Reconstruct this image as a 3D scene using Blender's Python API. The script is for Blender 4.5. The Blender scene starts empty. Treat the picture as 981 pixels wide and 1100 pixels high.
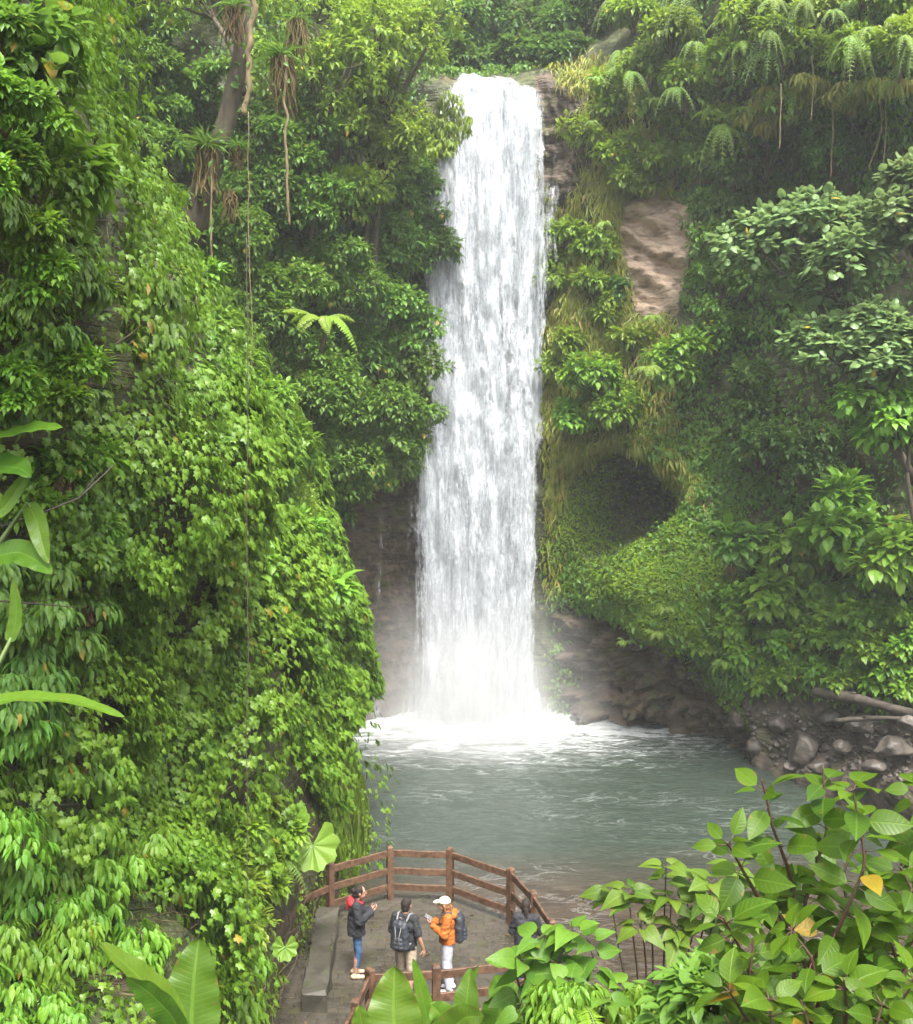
HAZE, MIST, SUN, EXPO = 0.0009, 0.85, 1.6, 2.25
import bpy, bmesh, math, random
import numpy as np
from mathutils import Vector, Matrix
rng = np.random.default_rng(11)
random.seed(5)
sc = bpy.context.scene
COL = sc.collection
R = math.radians

# ------------------------------------------------------------------ camera model (real metres; deck at z=0)
FOC, CX, CY, PITCH, CAMZ = 1100.0, 490.5, 550.0, R(3.6), 9.3
WATER = -1.3
cp, sp = math.cos(PITCH), math.sin(PITCH)

def W(px, py, d):
    """photo direction + distance along the view axis -> world point(s)"""
    px, py, d = np.broadcast_arrays(np.asarray(px, float), np.asarray(py, float), np.asarray(d, float))
    x = (px - CX) / FOC * d
    u = (CY - py) / FOC * d
    return np.stack([x, d * cp + u * sp, CAMZ - d * sp + u * cp], -1)

cam = bpy.data.cameras.new("camera"); cam_o = bpy.data.objects.new("camera", cam); COL.objects.link(cam_o)
cam.sensor_fit = 'VERTICAL'; cam.sensor_height = 24.0; cam.sensor_width = 24.0
cam.lens = FOC / 1100.0 * 24.0
cam.clip_start = 0.1; cam.clip_end = 500
cam_o.location = (0, 0, CAMZ); cam_o.rotation_euler = (R(90) - PITCH, 0, 0)
sc.camera = cam_o

# ------------------------------------------------------------------ noise
def _hash(ix, iy, iz, seed):
    h = (ix.astype(np.int64) * 374761393 + iy.astype(np.int64) * 668265263 + iz.astype(np.int64) * 2147483647 + seed * 144665) & 0xffffffff
    h = ((h ^ (h >> 13)) * 1274126177) & 0xffffffff
    h = ((h ^ (h >> 16)) * 2246822519) & 0xffffffff
    return ((h ^ (h >> 15)) & 0xffff) / 65535.0

def vnoise(P, s, seed=0):
    Q = np.asarray(P, float) * s
    i = np.floor(Q).astype(np.int64); f = Q - i; f = f * f * (3 - 2 * f)
    r = 0
    for dx in (0, 1):
        for dy in (0, 1):
            for dz in (0, 1):
                w = (f[..., 0] if dx else 1 - f[..., 0]) * (f[..., 1] if dy else 1 - f[..., 1]) * (f[..., 2] if dz else 1 - f[..., 2])
                r = r + w * _hash(i[..., 0] + dx, i[..., 1] + dy, i[..., 2] + dz, seed)
    return r

def fbm(P, s, o=4, seed=0):
    r = 0; a = 1; t = 0
    for k in range(o):
        r = r + a * vnoise(P, s * 2 ** k, seed + k * 17); t += a; a *= .5
    return r / t      # 0..1

def sstep(a, b, x):
    t = np.clip((x - a) / (b - a), 0, 1); return t * t * (3 - 2 * t)

def poly_sd(px, py, poly):
    """signed distance to polygon, positive inside"""
    px = np.asarray(px, float); py = np.asarray(py, float)
    P = np.array(poly, float); Q = np.roll(P, -1, 0)
    best = np.full(px.shape, 1e9); inside = np.zeros(px.shape, bool)
    for (ax, ay), (bx, by) in zip(P, Q):
        ex, ey = bx - ax, by - ay
        t = np.clip(((px - ax) * ex + (py - ay) * ey) / (ex * ex + ey * ey + 1e-9), 0, 1)
        best = np.minimum(best, np.hypot(px - ax - t * ex, py - ay - t * ey))
        c = ((ay > py) != (by > py)) & (px < (bx - ax) * (py - ay) / ((by - ay) if by != ay else 1e-9) + ax)
        inside ^= c
    return np.where(inside, best, -best)

def norm(v):
    return v / np.maximum(np.linalg.norm(v, axis=-1, keepdims=True), 1e-9)

# ------------------------------------------------------------------ object helpers
def tag(o, label=None, cat=None, group=None, kind=None):
    if label: o['label'] = label
    if cat: o['category'] = cat
    if group: o['group'] = group
    if kind: o['kind'] = kind
    return o

def empty(name, loc, label, cat, group=None, rz=0.0, kind=None):
    o = bpy.data.objects.new(name, None); COL.objects.link(o)
    o.empty_display_size = 0.2
    o.location = tuple(float(c) for c in loc); o.rotation_euler = (0, 0, rz)
    return tag(o, label, cat, group, kind)

class MB:
    """collects arrays of faces; build() links them as ONE mesh object"""
    def __init__(s): s.V = []; s.L = []; s.S = []; s.A = []; s.n = 0
    def add(s, V, loops, sizes, A=None):
        V = np.asarray(V, float).reshape(-1, 3)
        s.V.append(V); s.L.append(np.asarray(loops, np.int64).ravel() + s.n); s.S.append(np.asarray(sizes, np.int64).ravel())
        if A is None: A = np.tile([0, 0, .5], (len(V), 1))
        s.A.append(np.asarray(A, float).reshape(-1, 3)); s.n += len(V)
    def polys(s, V, F, A=None):
        s.add(V, [i for f in F for i in f], [len(f) for f in F], A)
    def box(s, c, size, M=None):
        x, y, z = [k / 2 for k in size]
        V = np.array([(-x, -y, -z), (x, -y, -z), (x, y, -z), (-x, y, -z), (-x, -y, z), (x, -y, z), (x, y, z), (-x, y, z)])
        if M is not None: V = V @ np.asarray(M).T
        s.polys(V + np.asarray(c, float), [(0, 3, 2, 1), (4, 5, 6, 7), (0, 1, 5, 4), (1, 2, 6, 5), (2, 3, 7, 6), (3, 0, 4, 7)])
    def tube(s, pts, rad, n=6, tint=.5):
        pts = np.asarray(pts, float); m = len(pts)
        rad = np.broadcast_to(np.asarray(rad, float), (m,))
        T = norm(np.gradient(pts, axis=0))
        ref = np.array([0.3, 0.9, .1]) if abs(T[0][2]) > .7 else np.array([0, 0, 1.])
        B = norm(np.cross(T, ref)); C = norm(np.cross(T, B))
        a = np.arange(n) / n * 2 * math.pi
        V = pts[:, None] + rad[:, None, None] * (np.cos(a)[None, :, None] * B[:, None] + np.sin(a)[None, :, None] * C[:, None])
        V = V.reshape(-1, 3)
        i = np.arange(m - 1)[:, None] * n; j = np.arange(n)[None]; j2 = (j + 1) % n
        q = np.stack([i + j, i + j2, i + n + j2, i + n + j], -1).reshape(-1, 4)
        L = list(q.ravel()) + list(range(n))[::-1] + list(range((m - 1) * n, m * n))
        s.add(V, L, [4] * len(q) + [n, n], np.tile([0, 0, tint], (len(V), 1)))
    def build(s, name, mat, parent=None, smooth=True, world=True, label=None):
        V = np.concatenate(s.V); L = np.concatenate(s.L).astype(np.int32); S = np.concatenate(s.S).astype(np.int32); A = np.concatenate(s.A)
        if parent is not None and world:
            c, sn = math.cos(-parent.rotation_euler.z), math.sin(-parent.rotation_euler.z)
            up_ = parent.parent
            V = V - np.array(parent.location) - (np.array(up_.location) if up_ is not None else 0)
            V = np.stack([V[:, 0] * c - V[:, 1] * sn, V[:, 0] * sn + V[:, 1] * c, V[:, 2]], -1)
        me = bpy.data.meshes.new(name)
        me.vertices.add(len(V)); me.vertices.foreach_set('co', V.astype(np.float32).ravel())
        me.loops.add(len(L)); me.loops.foreach_set('vertex_index', L)
        me.polygons.add(len(S)); st = np.concatenate([[0], np.cumsum(S)[:-1]]).astype(np.int32)
        me.polygons.foreach_set('loop_start', st)
        try: me.polygons.foreach_set('loop_total', S)
        except Exception: pass
        me.polygons.foreach_set('use_smooth', np.full(len(S), bool(smooth)))
        me.update(calc_edges=True)
        at = me.attributes.new('leaf', 'FLOAT_VECTOR', 'POINT'); at.data.foreach_set('vector', A.astype(np.float32).ravel())
        me.materials.append(mat)
        o = bpy.data.objects.new(name, me); COL.objects.link(o)
        if parent is not None: o.parent = parent
        if label: o['label'] = label
        return o

# ------------------------------------------------------------------ leaf templates: x across, y along (0..1), z up
def t_profile(prof, fold=.25, droop=.0):
    """prof: [(y, halfwidth)...] first & last have 0 width"""
    V = [(0, prof[0][0], 0)]
    for y, w in prof[1:-1]:
        V += [(-w, y, fold * w), (0, y, 0), (w, y, fold * w)]
    V.append((0, prof[-1][0], 0))
    k = len(prof) - 2; F = [(0, 2, 1), (0, 3, 2)]
    for i in range(k - 1):
        a = 1 + 3 * i; b = a + 3
        F += [(a, a + 1, b + 1, b), (a + 1, a + 2, b + 2, b + 1)]
    a = 1 + 3 * (k - 1); t = 1 + 3 * k
    F += [(a, a + 1, t), (a + 1, a + 2, t)]
    V = np.array(V, float); V[:, 2] -= droop * V[:, 1] ** 2
    mw = max(w for _, w in prof)
    A = np.stack([V[:, 0] / mw, np.clip(V[:, 1], 0, 1)], -1)
    return V, F, A

def t_fan(out, cz=.06, c=(0, .38)):
    full = out + [(-x, y) for x, y in out[::-1] if x != 0]
    V = [(c[0], c[1], cz)] + [(x, y, -.10 * (abs(x) * 2) ** 2 - .10 * max(0, y - .4)) for x, y in full]
    n = len(full)
    F = [(0, 1 + (i + 1) % n, 1 + i) for i in range(n)]
    V = np.array(V, float)
    return V, F, np.stack([V[:, 0] * 2, np.clip(V[:, 1], 0, 1)], -1)

T_DIA = t_profile([(0, 0), (.45, .26), (1, 0)], .35, .12)
T_OVA = t_profile([(0, 0), (.22, .24), (.55, .27), (1, 0)], .3, .2)
T_BIG = t_profile([(0, 0), (.1, .17), (.3, .31), (.55, .31), (.78, .19), (.92, .06), (1, 0)], .22, .28)
T_HRT = t_profile([(.03, 0), (-.06, .2), (.1, .36), (.32, .41), (.58, .32), (.82, .14), (1, 0)], .2, .3)
T_LAN = t_profile([(0, 0), (.25, .11), (.6, .1), (1, 0)], .4, .25)
T_PIN = t_profile([(0, 0), (.3, .09), (1, 0)], .3, .2)
T_IVY = t_fan([(0, .02), (.22, -.12), (.46, .04), (.33, .28), (.47, .55), (.2, .6), (0, 1)])
T_RND = t_fan([(0, .1), (.2, -.02), (.42, .15), (.48, .45), (.36, .75), (.15, .93), (0, 1)])

def scatter(mb, tpl, P, T, N, S, tint, droop=0.0, wid=1.0):
    """place one leaf per row: base P, tip direction T, face normal N, length S"""
    V0, F, A0 = tpl
    T = norm(T); N = N - (N * T).sum(-1, keepdims=True) * T; N = norm(N); B = np.cross(T, N)
    n = len(P); nv = len(V0)
    if n == 0: return
    S = np.broadcast_to(np.asarray(S, float), (n,)); dr = np.broadcast_to(np.asarray(droop, float), (n,))
    wd = np.broadcast_to(np.asarray(wid, float), (n,))
    x = V0[None, :, 0] * wd[:, None]; y = np.broadcast_to(V0[None, :, 1], (n, nv)); z = V0[None, :, 2] - dr[:, None] * V0[None, :, 1] ** 2
    V = P[:, None] + S[:, None, None] * (x[..., None] * B[:, None] + y[..., None] * T[:, None] + z[..., None] * N[:, None])
    fl = np.concatenate([np.array(f) for f in F]); fs = np.array([len(f) for f in F])
    L = (fl[None] + (np.arange(n) * nv)[:, None]).ravel()
    A = np.concatenate([np.broadcast_to(A0[None], (n, nv, 2)), np.broadcast_to(np.asarray(tint, float).reshape(-1, 1, 1), (n, nv, 1))], -1)
    mb.add(V.reshape(-1, 3), L, np.tile(fs, n), A.reshape(-1, 3))

def rdir(n, g=rng):
    return norm(g.normal(size=(n, 3)))

UP = np.array([0, 0, 1.0])

# ------------------------------------------------------------------ materials
def new_mat(name):
    m = bpy.data.materials.new(name); m.use_nodes = True
    nt = m.node_tree; nt.nodes.clear()
    out = nt.nodes.new('ShaderNodeOutputMaterial')
    return m, nt, out

class G:
    def __init__(s, nt): s.nt = nt
    def __call__(s, kind, **kw):
        n = s.nt.nodes.new('ShaderNode' + kind)
        for k, v in kw.items():
            if k in ('inp',):
                for a, b in v.items():
                    if isinstance(b, bpy.types.NodeSocket): s.nt.links.new(b, n.inputs[a])
                    else: n.inputs[a].default_value = b
            else: setattr(n, k, v)
        return n
    def math(s, op, a, b=None, c=None, clamp=False):
        n = s.nt.nodes.new('ShaderNodeMath'); n.operation = op; n.use_clamp = clamp
        for i, v in enumerate((a, b, c)):
            if v is None: continue
            if isinstance(v, bpy.types.NodeSocket): s.nt.links.new(v, n.inputs[i])
            else: n.inputs[i].default_value = v
        return n.outputs[0]
    def mix(s, f, a, b, blend='MIX'):
        n = s.nt.nodes.new('ShaderNodeMix'); n.data_type = 'RGBA'; n.blend_type = blend
        for i, v in ((0, f), (6, a), (7, b)):
            if isinstance(v, bpy.types.NodeSocket): s.nt.links.new(v, n.inputs[i])
            elif i == 0: n.inputs[0].default_value = v
            else: n.inputs[i].default_value = (*v[:3], 1)
        return n.outputs[2]
    def ramp(s, f, stops):
        n = s.nt.nodes.new('ShaderNodeValToRGB'); s.nt.links.new(f, n.inputs[0])
        e = n.color_ramp.elements
        while len(e) < len(stops): e.new(.5)
        for k, (p, c) in enumerate(stops):
            e[k].position = p; e[k].color = (c, c, c, 1) if isinstance(c, (int, float)) else (*c[:3], 1)
        return n.outputs[0]
    def noise(s, vec, scale, detail=4, rough=.55, dist=0.0):
        n = s('TexNoise', inp={'Scale': scale, 'Detail': detail, 'Roughness': rough, 'Distortion': dist})
        if vec is not None: s.nt.links.new(vec, n.inputs['Vector'])
        return n.outputs[0]
    def mapv(s, vec, scale=(1, 1, 1)):
        n = s('Mapping', inp={'Scale': scale}); s.nt.links.new(vec, n.inputs['Vector']); return n.outputs[0]
    def link(s, a, b): s.nt.links.new(a, b)

def leaf_mat(name, base, young, old=(.32, .2, .02), rough=.45, trans=.40, vein=.0, spec=.4, oldp=.985, side_veins=0):
    base = (base[0] * 1.12, base[1] * 1.15, base[2] * .62); young = (young[0] * 1.15, young[1] * 1.12, young[2] * .6)
    m, nt, out = new_mat(name); g = G(nt)
    at = g('Attribute', attribute_name='leaf', attribute_type='GEOMETRY')
    sx = g('SeparateXYZ', inp={0: at.outputs['Vector']})
    u, v, t = sx.outputs
    col = g.mix(g.ramp(t, [(.0, 0.0), (1.0, 1.0)]), base, young)
    col = g.mix(g.ramp(t, [(oldp - .004, 0.0), (oldp, 1.0)]), col, old)
    oi = g('ObjectInfo')
    hs = g('HueSaturation', inp={'Hue': g.math('MULTIPLY_ADD', oi.outputs['Random'], .03, .485), 'Saturation': 1.0, 'Value': g.math('MULTIPLY_ADD', oi.outputs['Random'], .35, .83), 'Color': col})
    col = hs.outputs[0]
    geo = g('NewGeometry')
    n = g.noise(geo.outputs['Position'], 1.1, 3)
    col = g.mix(g.ramp(n, [(.3, .0), (.7, .35)]), col, young, 'MIX')
    bump = None
    if vein > 0:
        au = g.math('ABSOLUTE', u)
        mid = g.ramp(au, [(.0, 1.0), (.045, 1.0), (.09, 0.0)])
        f = mid
        if side_veins:
            w = g.math('FRACT', g.math('SUBTRACT', g.math('MULTIPLY', v, float(side_veins)), g.math('MULTIPLY', au, 1.6)))
            sd = g.ramp(g.math('ABSOLUTE', g.math('SUBTRACT', w, .5)), [(.0, 1.0), (.08, .7), (.2, 0.0)])
            f = g.math('MAXIMUM', mid, g.math('MULTIPLY', sd, .35))
            bump = g('Bump', inp={'Strength': .35, 'Distance': .008, 'Height': g.math('MULTIPLY', f, -1.0)})
        light = tuple(min(1, c * 1.5 + .02) for c in young)
        col = g.mix(g.math('MULTIPLY', f, vein), col, light)
    if side_veins:                                            # insect bites, brown margins and spots
        au2 = g.math('MAXIMUM', g.math('ABSOLUTE', u), g.math('MULTIPLY', v, .92))
        nb = g.noise(geo.outputs['Position'], 16, 4, .6); ns = g.noise(geo.outputs['Position'], 55, 2, .5)
        sp = g.ramp(g.math('ADD', nb, g.math('MULTIPLY', au2, .22)), [(.80, 0.0), (.84, 1.0)])
        sp = g.math('MAXIMUM', sp, g.ramp(ns, [(.73, 0.0), (.77, .8)]))
        col = g.mix(g.math('MULTIPLY', sp, .85), col, (.16, .10, .03))
        col = g.mix(g.ramp(nb, [(.35, .28), (.55, 0.0)]), col, base)
    p = g('BsdfPrincipled', inp={'Base Color': col, 'Roughness': rough, 'Specular IOR Level': spec})
    tr = g('BsdfTranslucent', inp={'Color': g.mix(.5, col, tuple(min(1, c * 1.5) for c in young))})
    if bump is not None: g.link(bump.outputs[0], p.inputs['Normal'])
    mx = g('MixShader', inp={0: trans, 1: p.outputs[0], 2: tr.outputs[0]})
    g.link(mx.outputs[0], out.inputs[0])
    return m

def plain(name, c1, c2, scale=6, rough=.7, bump=.3, stretch=(1, 1, 1), spec=.4, dist=.02, detail=5, contrast=(.35, .65)):
    m, nt, out = new_mat(name); g = G(nt)
    tc = g('TexCoord'); v = g.mapv(tc.outputs['Object'], stretch)
    n = g.noise(v, scale, detail)
    col = g.mix(g.ramp(n, [(contrast[0], 0.0), (contrast[1], 1.0)]), c1, c2)
    p = g('BsdfPrincipled', inp={'Base Color': col, 'Roughness': rough, 'Specular IOR Level': spec})
    if bump:
        b = g('Bump', inp={'Strength': bump, 'Distance': dist, 'Height': g.noise(v, scale * 2.5, 5)})
        g.link(b.outputs[0], p.inputs['Normal'])
    g.link(p.outputs[0], out.inputs[0])
    return m

M = {}
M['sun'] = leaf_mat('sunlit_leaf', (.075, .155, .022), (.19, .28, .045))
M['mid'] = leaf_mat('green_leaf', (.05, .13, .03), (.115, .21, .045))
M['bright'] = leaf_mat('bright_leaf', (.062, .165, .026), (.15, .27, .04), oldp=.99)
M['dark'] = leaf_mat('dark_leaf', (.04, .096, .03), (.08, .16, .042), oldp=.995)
M['grey'] = leaf_mat('pale_leaf', (.075, .135, .085), (.15, .22, .13), rough=.38, oldp=.995)
M['ivy'] = leaf_mat('ivy_leaf', (.055, .145, .024), (.15, .265, .04), rough=.4, vein=.25, oldp=.985)
M['gloss'] = leaf_mat('glossy_leaf', (.022, .06, .008), (.07, .135, .011), rough=.38, trans=.40, vein=.34, side_veins=8, oldp=.992, spec=.2)
M['soft'] = leaf_mat('soft_leaf', (.035, .09, .016), (.095, .17, .03), rough=.42, trans=.38, vein=.32, side_veins=7, oldp=.995, spec=.22)
M['olive'] = leaf_mat('olive_leaf', (.11, .145, .03), (.23, .24, .05), old=(.30, .20, .06), oldp=.93)
M['fern'] = leaf_mat('fern_leaf', (.08, .17, .022), (.17, .27, .035))
M['moss'] = leaf_mat('moss_leaf', (.06, .125, .02), (.135, .22, .03), rough=.8, trans=.25, spec=.2)
M['dead'] = leaf_mat('dead_leaf', (.05, .036, .028), (.11, .078, .058), old=(.2, .1, .05), rough=.8, trans=.15, spec=.2)
M['banana'] = leaf_mat('banana_leaf', (.03, .085, .014), (.085, .165, .025), rough=.34, trans=.38, vein=.36, side_veins=22, oldp=2, spec=.25)
M['gunnera'] = leaf_mat('umbrella_leaf', (.075, .17, .028), (.14, .25, .045), rough=.5, trans=.35, vein=.25, side_veins=6, oldp=2)
M['bark'] = plain('bark', (.035, .028, .02), (.085, .07, .04), 5, .85, .8, (1, 1, .25))
M['twig'] = plain('twig', (.06, .045, .025), (.10, .075, .04), 9, .7, .3)
M['redstem'] = plain('red_stem', (.055, .022, .014), (.05, .04, .02), 5, .6, .2)
M['darkstem'] = plain('dark_stem', (.03, .022, .018), (.06, .045, .03), 8, .6, .2)
M['greenstem'] = plain('green_stem', (.09, .15, .04), (.13, .18, .06), 5, .5, .2)
M['liana'] = plain('liana_bark', (.085, .065, .032), (.15, .115, .055), 8, .85, .6, (1, 1, .4))
M['wood'] = plain('fence_wood', (.045, .024, .014), (.13, .072, .042), 9, .55, .4, (1, 1, 1), spec=.35, dist=.008)
M['rock'] = plain('boulder_rock', (.03, .026, .021), (.09, .076, .062), 2.2, .5, .7, dist=.06)
M['log'] = plain('log_wood', (.025, .02, .015), (.065, .052, .04), 4, .7, .8, (.3, 1, 1), dist=.03)
# ------------------------------------------------------------------ terrain sheets
def rows_interp(rows, vs, nu):
    """rows: {py: [(px, d), ...same count]} -> arrays px[v,u], d[v,u] (smooth cubic along both)"""
    keys = sorted(rows); K = np.array(keys, float)
    C = np.array([rows[k] for k in keys], float)           # rows, cols, 2
    nc = C.shape[1]; tt = np.linspace(0, nc - 1, nu)
    def cat(A, t):                                          # catmull-rom on axis 0 at index t
        n = len(A); i = np.clip(np.floor(t).astype(int), 0, n - 2); f = (t - i).reshape(-1, *([1] * (A.ndim - 1)))
        p0 = A[np.clip(i - 1, 0, n - 1)]; p1 = A[i]; p2 = A[i + 1]; p3 = A[np.clip(i + 2, 0, n - 1)]
        m1 = (p2 - p0) / 2; m2 = (p3 - p1) / 2
        return (2 * f**3 - 3 * f**2 + 1) * p1 + (f**3 - 2 * f**2 + f) * m1 + (-2 * f**3 + 3 * f**2) * p2 + (f**3 - f**2) * m2
    tv = np.interp(vs, K, np.arange(len(K)))
    D = cat(C, tv)                                          # nv, cols, 2
    D = np.moveaxis(cat(np.moveaxis(D, 1, 0), tt), 0, 1)
    return D[..., 0], D[..., 1]

def grid_normals(P):
    du = np.gradient(P, axis=1); dv = np.gradient(P, axis=0)
    N = norm(np.cross(du, dv))
    return N

def sheet_obj(name, P, mask, mat, **kw):
    nv, nu = P.shape[:2]
    i = np.arange(nv - 1)[:, None] * nu + np.arange(nu - 1)[None]
    q = np.stack([i, i + nu, i + nu + 1, i + 1], -1).reshape(-1, 4)
    mb = MB(); mb.add(P.reshape(-1, 3), q, [4] * len(q), mask.reshape(-1, 3))
    o = mb.build(name, mat)
    return tag(o, **kw)

# --- back cliff: depth (m along the view axis) by photo row / column
BC = [40, 200, 320, 400, 440, 475, 530, 585, 630, 700, 770, 850, 920, 1000, 1230]
BD = {
 -260: [30, 31.5, 33, 37, 44, 60, 62, 60, 54, 44, 39, 35, 32.5, 30, 25],
 -60:  [31, 32.5, 34, 37.5, 42, 54, 57, 56, 48, 41, 36.5, 33.5, 31.5, 29, 24.5],
 30:   [32, 33, 34.5, 38, 41, 47, 50, 49, 43.5, 39.5, 36, 33.5, 31.5, 29.2, 25],
 74:   [32, 33.3, 35, 38.5, 40.3, 43, 44, 43.5, 40.5, 38.6, 36.3, 34, 32, 29.6, 25],
 92:   [32, 33.5, 35, 38.6, 40.3, 40.6, 40.6, 40.6, 39.2, 38.5, 37, 35.2, 33, 30.2, 25.5],
 180:  [32, 33.5, 35.5, 39, 40.6, 40.9, 40.9, 40.6, 39.3, 38.9, 38.3, 37, 34.5, 31.5, 26],
 280:  [31.5, 33.5, 35.5, 39, 40.6, 41, 41, 40.6, 39.4, 39.2, 38.2, 36.5, 34, 31.5, 26],
 380:  [31, 33, 35.5, 38.8, 40.4, 41, 41, 40.5, 39.2, 38.6, 37.6, 35.8, 33.5, 31, 26],
 460:  [31, 33, 36, 39.2, 40.6, 41.2, 41.2, 40.6, 39.2, 38.2, 37.2, 36, 34.2, 31.5, 26],
 530:  [31, 34, 37.5, 40, 40.8, 41.3, 41.3, 40.6, 39.3, 38.4, 37.2, 36.2, 34.5, 31.6, 26],
 590:  [31, 35, 38, 40.2, 41, 41.4, 41.4, 40.7, 39.6, 37.6, 36.6, 35.8, 33.8, 31, 26],
 650:  [31, 35, 38, 40.2, 41, 41.4, 41.4, 41, 39.9, 37.4, 35.9, 34.8, 32.8, 30.2, 25.6],
 710:  [31, 35, 38, 40.2, 41, 41.3, 41.3, 41, 39.3, 37.2, 35.7, 34, 32, 29.6, 25.2],
 760:  [31, 35, 38, 40.1, 40.9, 41.2, 41.2, 40.9, 39.5, 37.6, 36.1, 33.6, 31.6, 29.2, 25],
 800:  [31, 35, 38, 40, 40.8, 41, 41, 40.8, 39.9, 38.2, 36.0, 33.4, 31.2, 28.8, 24.6],
 840:  [31, 35, 38, 40, 40.8, 41, 41, 40.8, 40, 38.4, 35.9, 32.9, 30.2, 27.4, 23.5],
 1000: [31, 35, 38, 40, 40.8, 41, 41, 40.8, 40, 38.4, 35.9, 32.5, 29.5, 26.2, 22.0],
}
CAVE = [(598, 512), (612, 492), (640, 478), (664, 472), (700, 484), (735, 512), (752, 540), (740, 568), (704, 578), (668, 594), (636, 604), (612, 580), (600, 545)]
TAN = [(664, 212), (690, 190), (735, 205), (752, 250), (738, 292), (726, 334), (688, 336), (670, 300), (660, 250)]
WALL_L = [(352, 545), (392, 520), (450, 500), (470, 800), (380, 820), (345, 700)]
LOWROCK = [(592, 650), (640, 655), (690, 690), (745, 705), (790, 745), (812, 800), (800, 830), (600, 830)]
SHORE = [(745, 745), (800, 738), (880, 742), (985, 775), (1230, 790), (1230, 1000), (780, 1000), (800, 810)]
LIPROCK = [(578, 92), (622, 86), (628, 190), (600, 230), (584, 200)]
MOUND = [(630, 610), (665, 596), (730, 566), (775, 570), (790, 610), (770, 690), (720, 715), (670, 700), (640, 660)]

vs = np.concatenate([np.linspace(-260, 60, 50, endpoint=False), np.linspace(60, 860, 250, endpoint=False), np.linspace(860, 1000, 12)])
bpx, bd = rows_interp({k: list(zip(BC, v)) for k, v in BD.items()}, vs, 330)
bpy_ = np.broadcast_to(vs[:, None], bpx.shape)
cave = sstep(-4, 34, poly_sd(bpx, bpy_, CAVE))
mound = sstep(-22, 60, poly_sd(bpx, bpy_, MOUND))
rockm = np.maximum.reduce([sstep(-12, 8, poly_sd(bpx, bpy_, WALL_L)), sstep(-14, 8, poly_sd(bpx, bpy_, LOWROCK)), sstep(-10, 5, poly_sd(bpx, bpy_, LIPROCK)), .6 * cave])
tanm = sstep(-8, 8, poly_sd(bpx, bpy_, TAN))
soil = sstep(-20, 15, poly_sd(bpx, bpy_, SHORE))
bd2 = bd + 3.4 * cave * sstep(615, 690, bpx + (bpy_ - 540) * .5) + (1.5 * sstep(610, 500, bpy_)) * cave - 1.7 * mound - .95 * sstep(0, 14, poly_sd(bpx, bpy_, [(600, 500), (630, 474), (665, 462), (712, 478), (750, 512), (765, 545), (752, 548), (735, 518), (700, 490), (660, 477), (628, 488), (606, 512)]))
PB0 = W(bpx, bpy_, bd2)
NB0 = grid_normals(PB0)
PBn = PB0 * np.array([1, 1, .55])
lump = (fbm(PB0, .28, 3, 3) - .5) * 1.6 + (fbm(PB0, 1.1, 3, 9) - .5) * .8
strat = (np.abs(fbm(PB0 * np.array([.6, .6, 2.2]), .9, 4, 21) - .5) * -2.4 + .4)
fallm = sstep(60, 20, np.abs(bpx - 525))
disp = lump * (1 - .85 * fallm) * (1 - .4 * rockm) + strat 
slant = np.stack([PB0[..., 0] * .35, PB0[..., 1] * .35, (PB0[..., 2] + .62 * PB0[..., 0]) * 1.5], -1)
lowm = sstep(-14, 12, poly_sd(bpx, bpy_, LOWROCK))
strat = strat * (.55 * np.maximum(rockm, 1.5 * tanm)) + ((np.abs(fbm(slant, .8, 4, 33) - .5) * -4.0 + .6) * 1.0 + (np.abs(fbm(slant * np.array([2, 2, 1]), 2.0, 3, 35) - .5) * -1.4 + .2) * .6) * np.maximum(lowm, .7 * tanm)
fallm = sstep(60, 20, np.abs(bpx - 525))
disp = lump * (1 - .85 * fallm) * (1 - .4 * rockm) + strat + (np.abs(fbm(PB0 * np.array([1, 1, 1.5]) + PB0[..., [2, 0, 1]] * .5, 1.3, 4, 33) - .5) * -3.2 + .5) * sstep(-14, 12, poly_sd(bpx, bpy_, LOWROCK)) * 1.3 + (np.abs(fbm(PB0 * np.array([1, 1, 2.0]) + PB0[..., [2, 0, 1]] * .4, 3.2, 3, 35) - .5) * -1.6 + .25) * np.maximum(sstep(-14, 12, poly_sd(bpx, bpy_, LOWROCK)), .6 * rockm)
PB = PB0 + NB0 * disp[..., None]
NB = grid_normals(PB)
if NB[150, 200, 1] > 0: NB = -NB
rocky = np.clip(rockm + .0, 0, 1)
rocky = np.where(mound > .3, rocky - mound * (1 - sstep(0, 10, poly_sd(bpx, bpy_, LOWROCK))), rocky) - .7 * sstep(-20, 10, poly_sd(bpx, bpy_, [(585, 440), (700, 430), (800, 470), (790, 600), (640, 640), (585, 640)])) * (1 - sstep(650, 690, bpx) * cave)
cin = poly_sd(bpx, bpy_, CAVE)
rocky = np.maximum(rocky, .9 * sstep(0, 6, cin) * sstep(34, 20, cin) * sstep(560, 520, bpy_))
maskB = np.stack([rocky, np.clip(tanm, 0, 1), soil], -1)

def depthB(px, py):
    r = np.clip(np.interp(py, vs, np.arange(len(vs))), 0, len(vs) - 1); i = int(r)
    return float(np.interp(px, bpx[i], bd2[i]))

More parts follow.
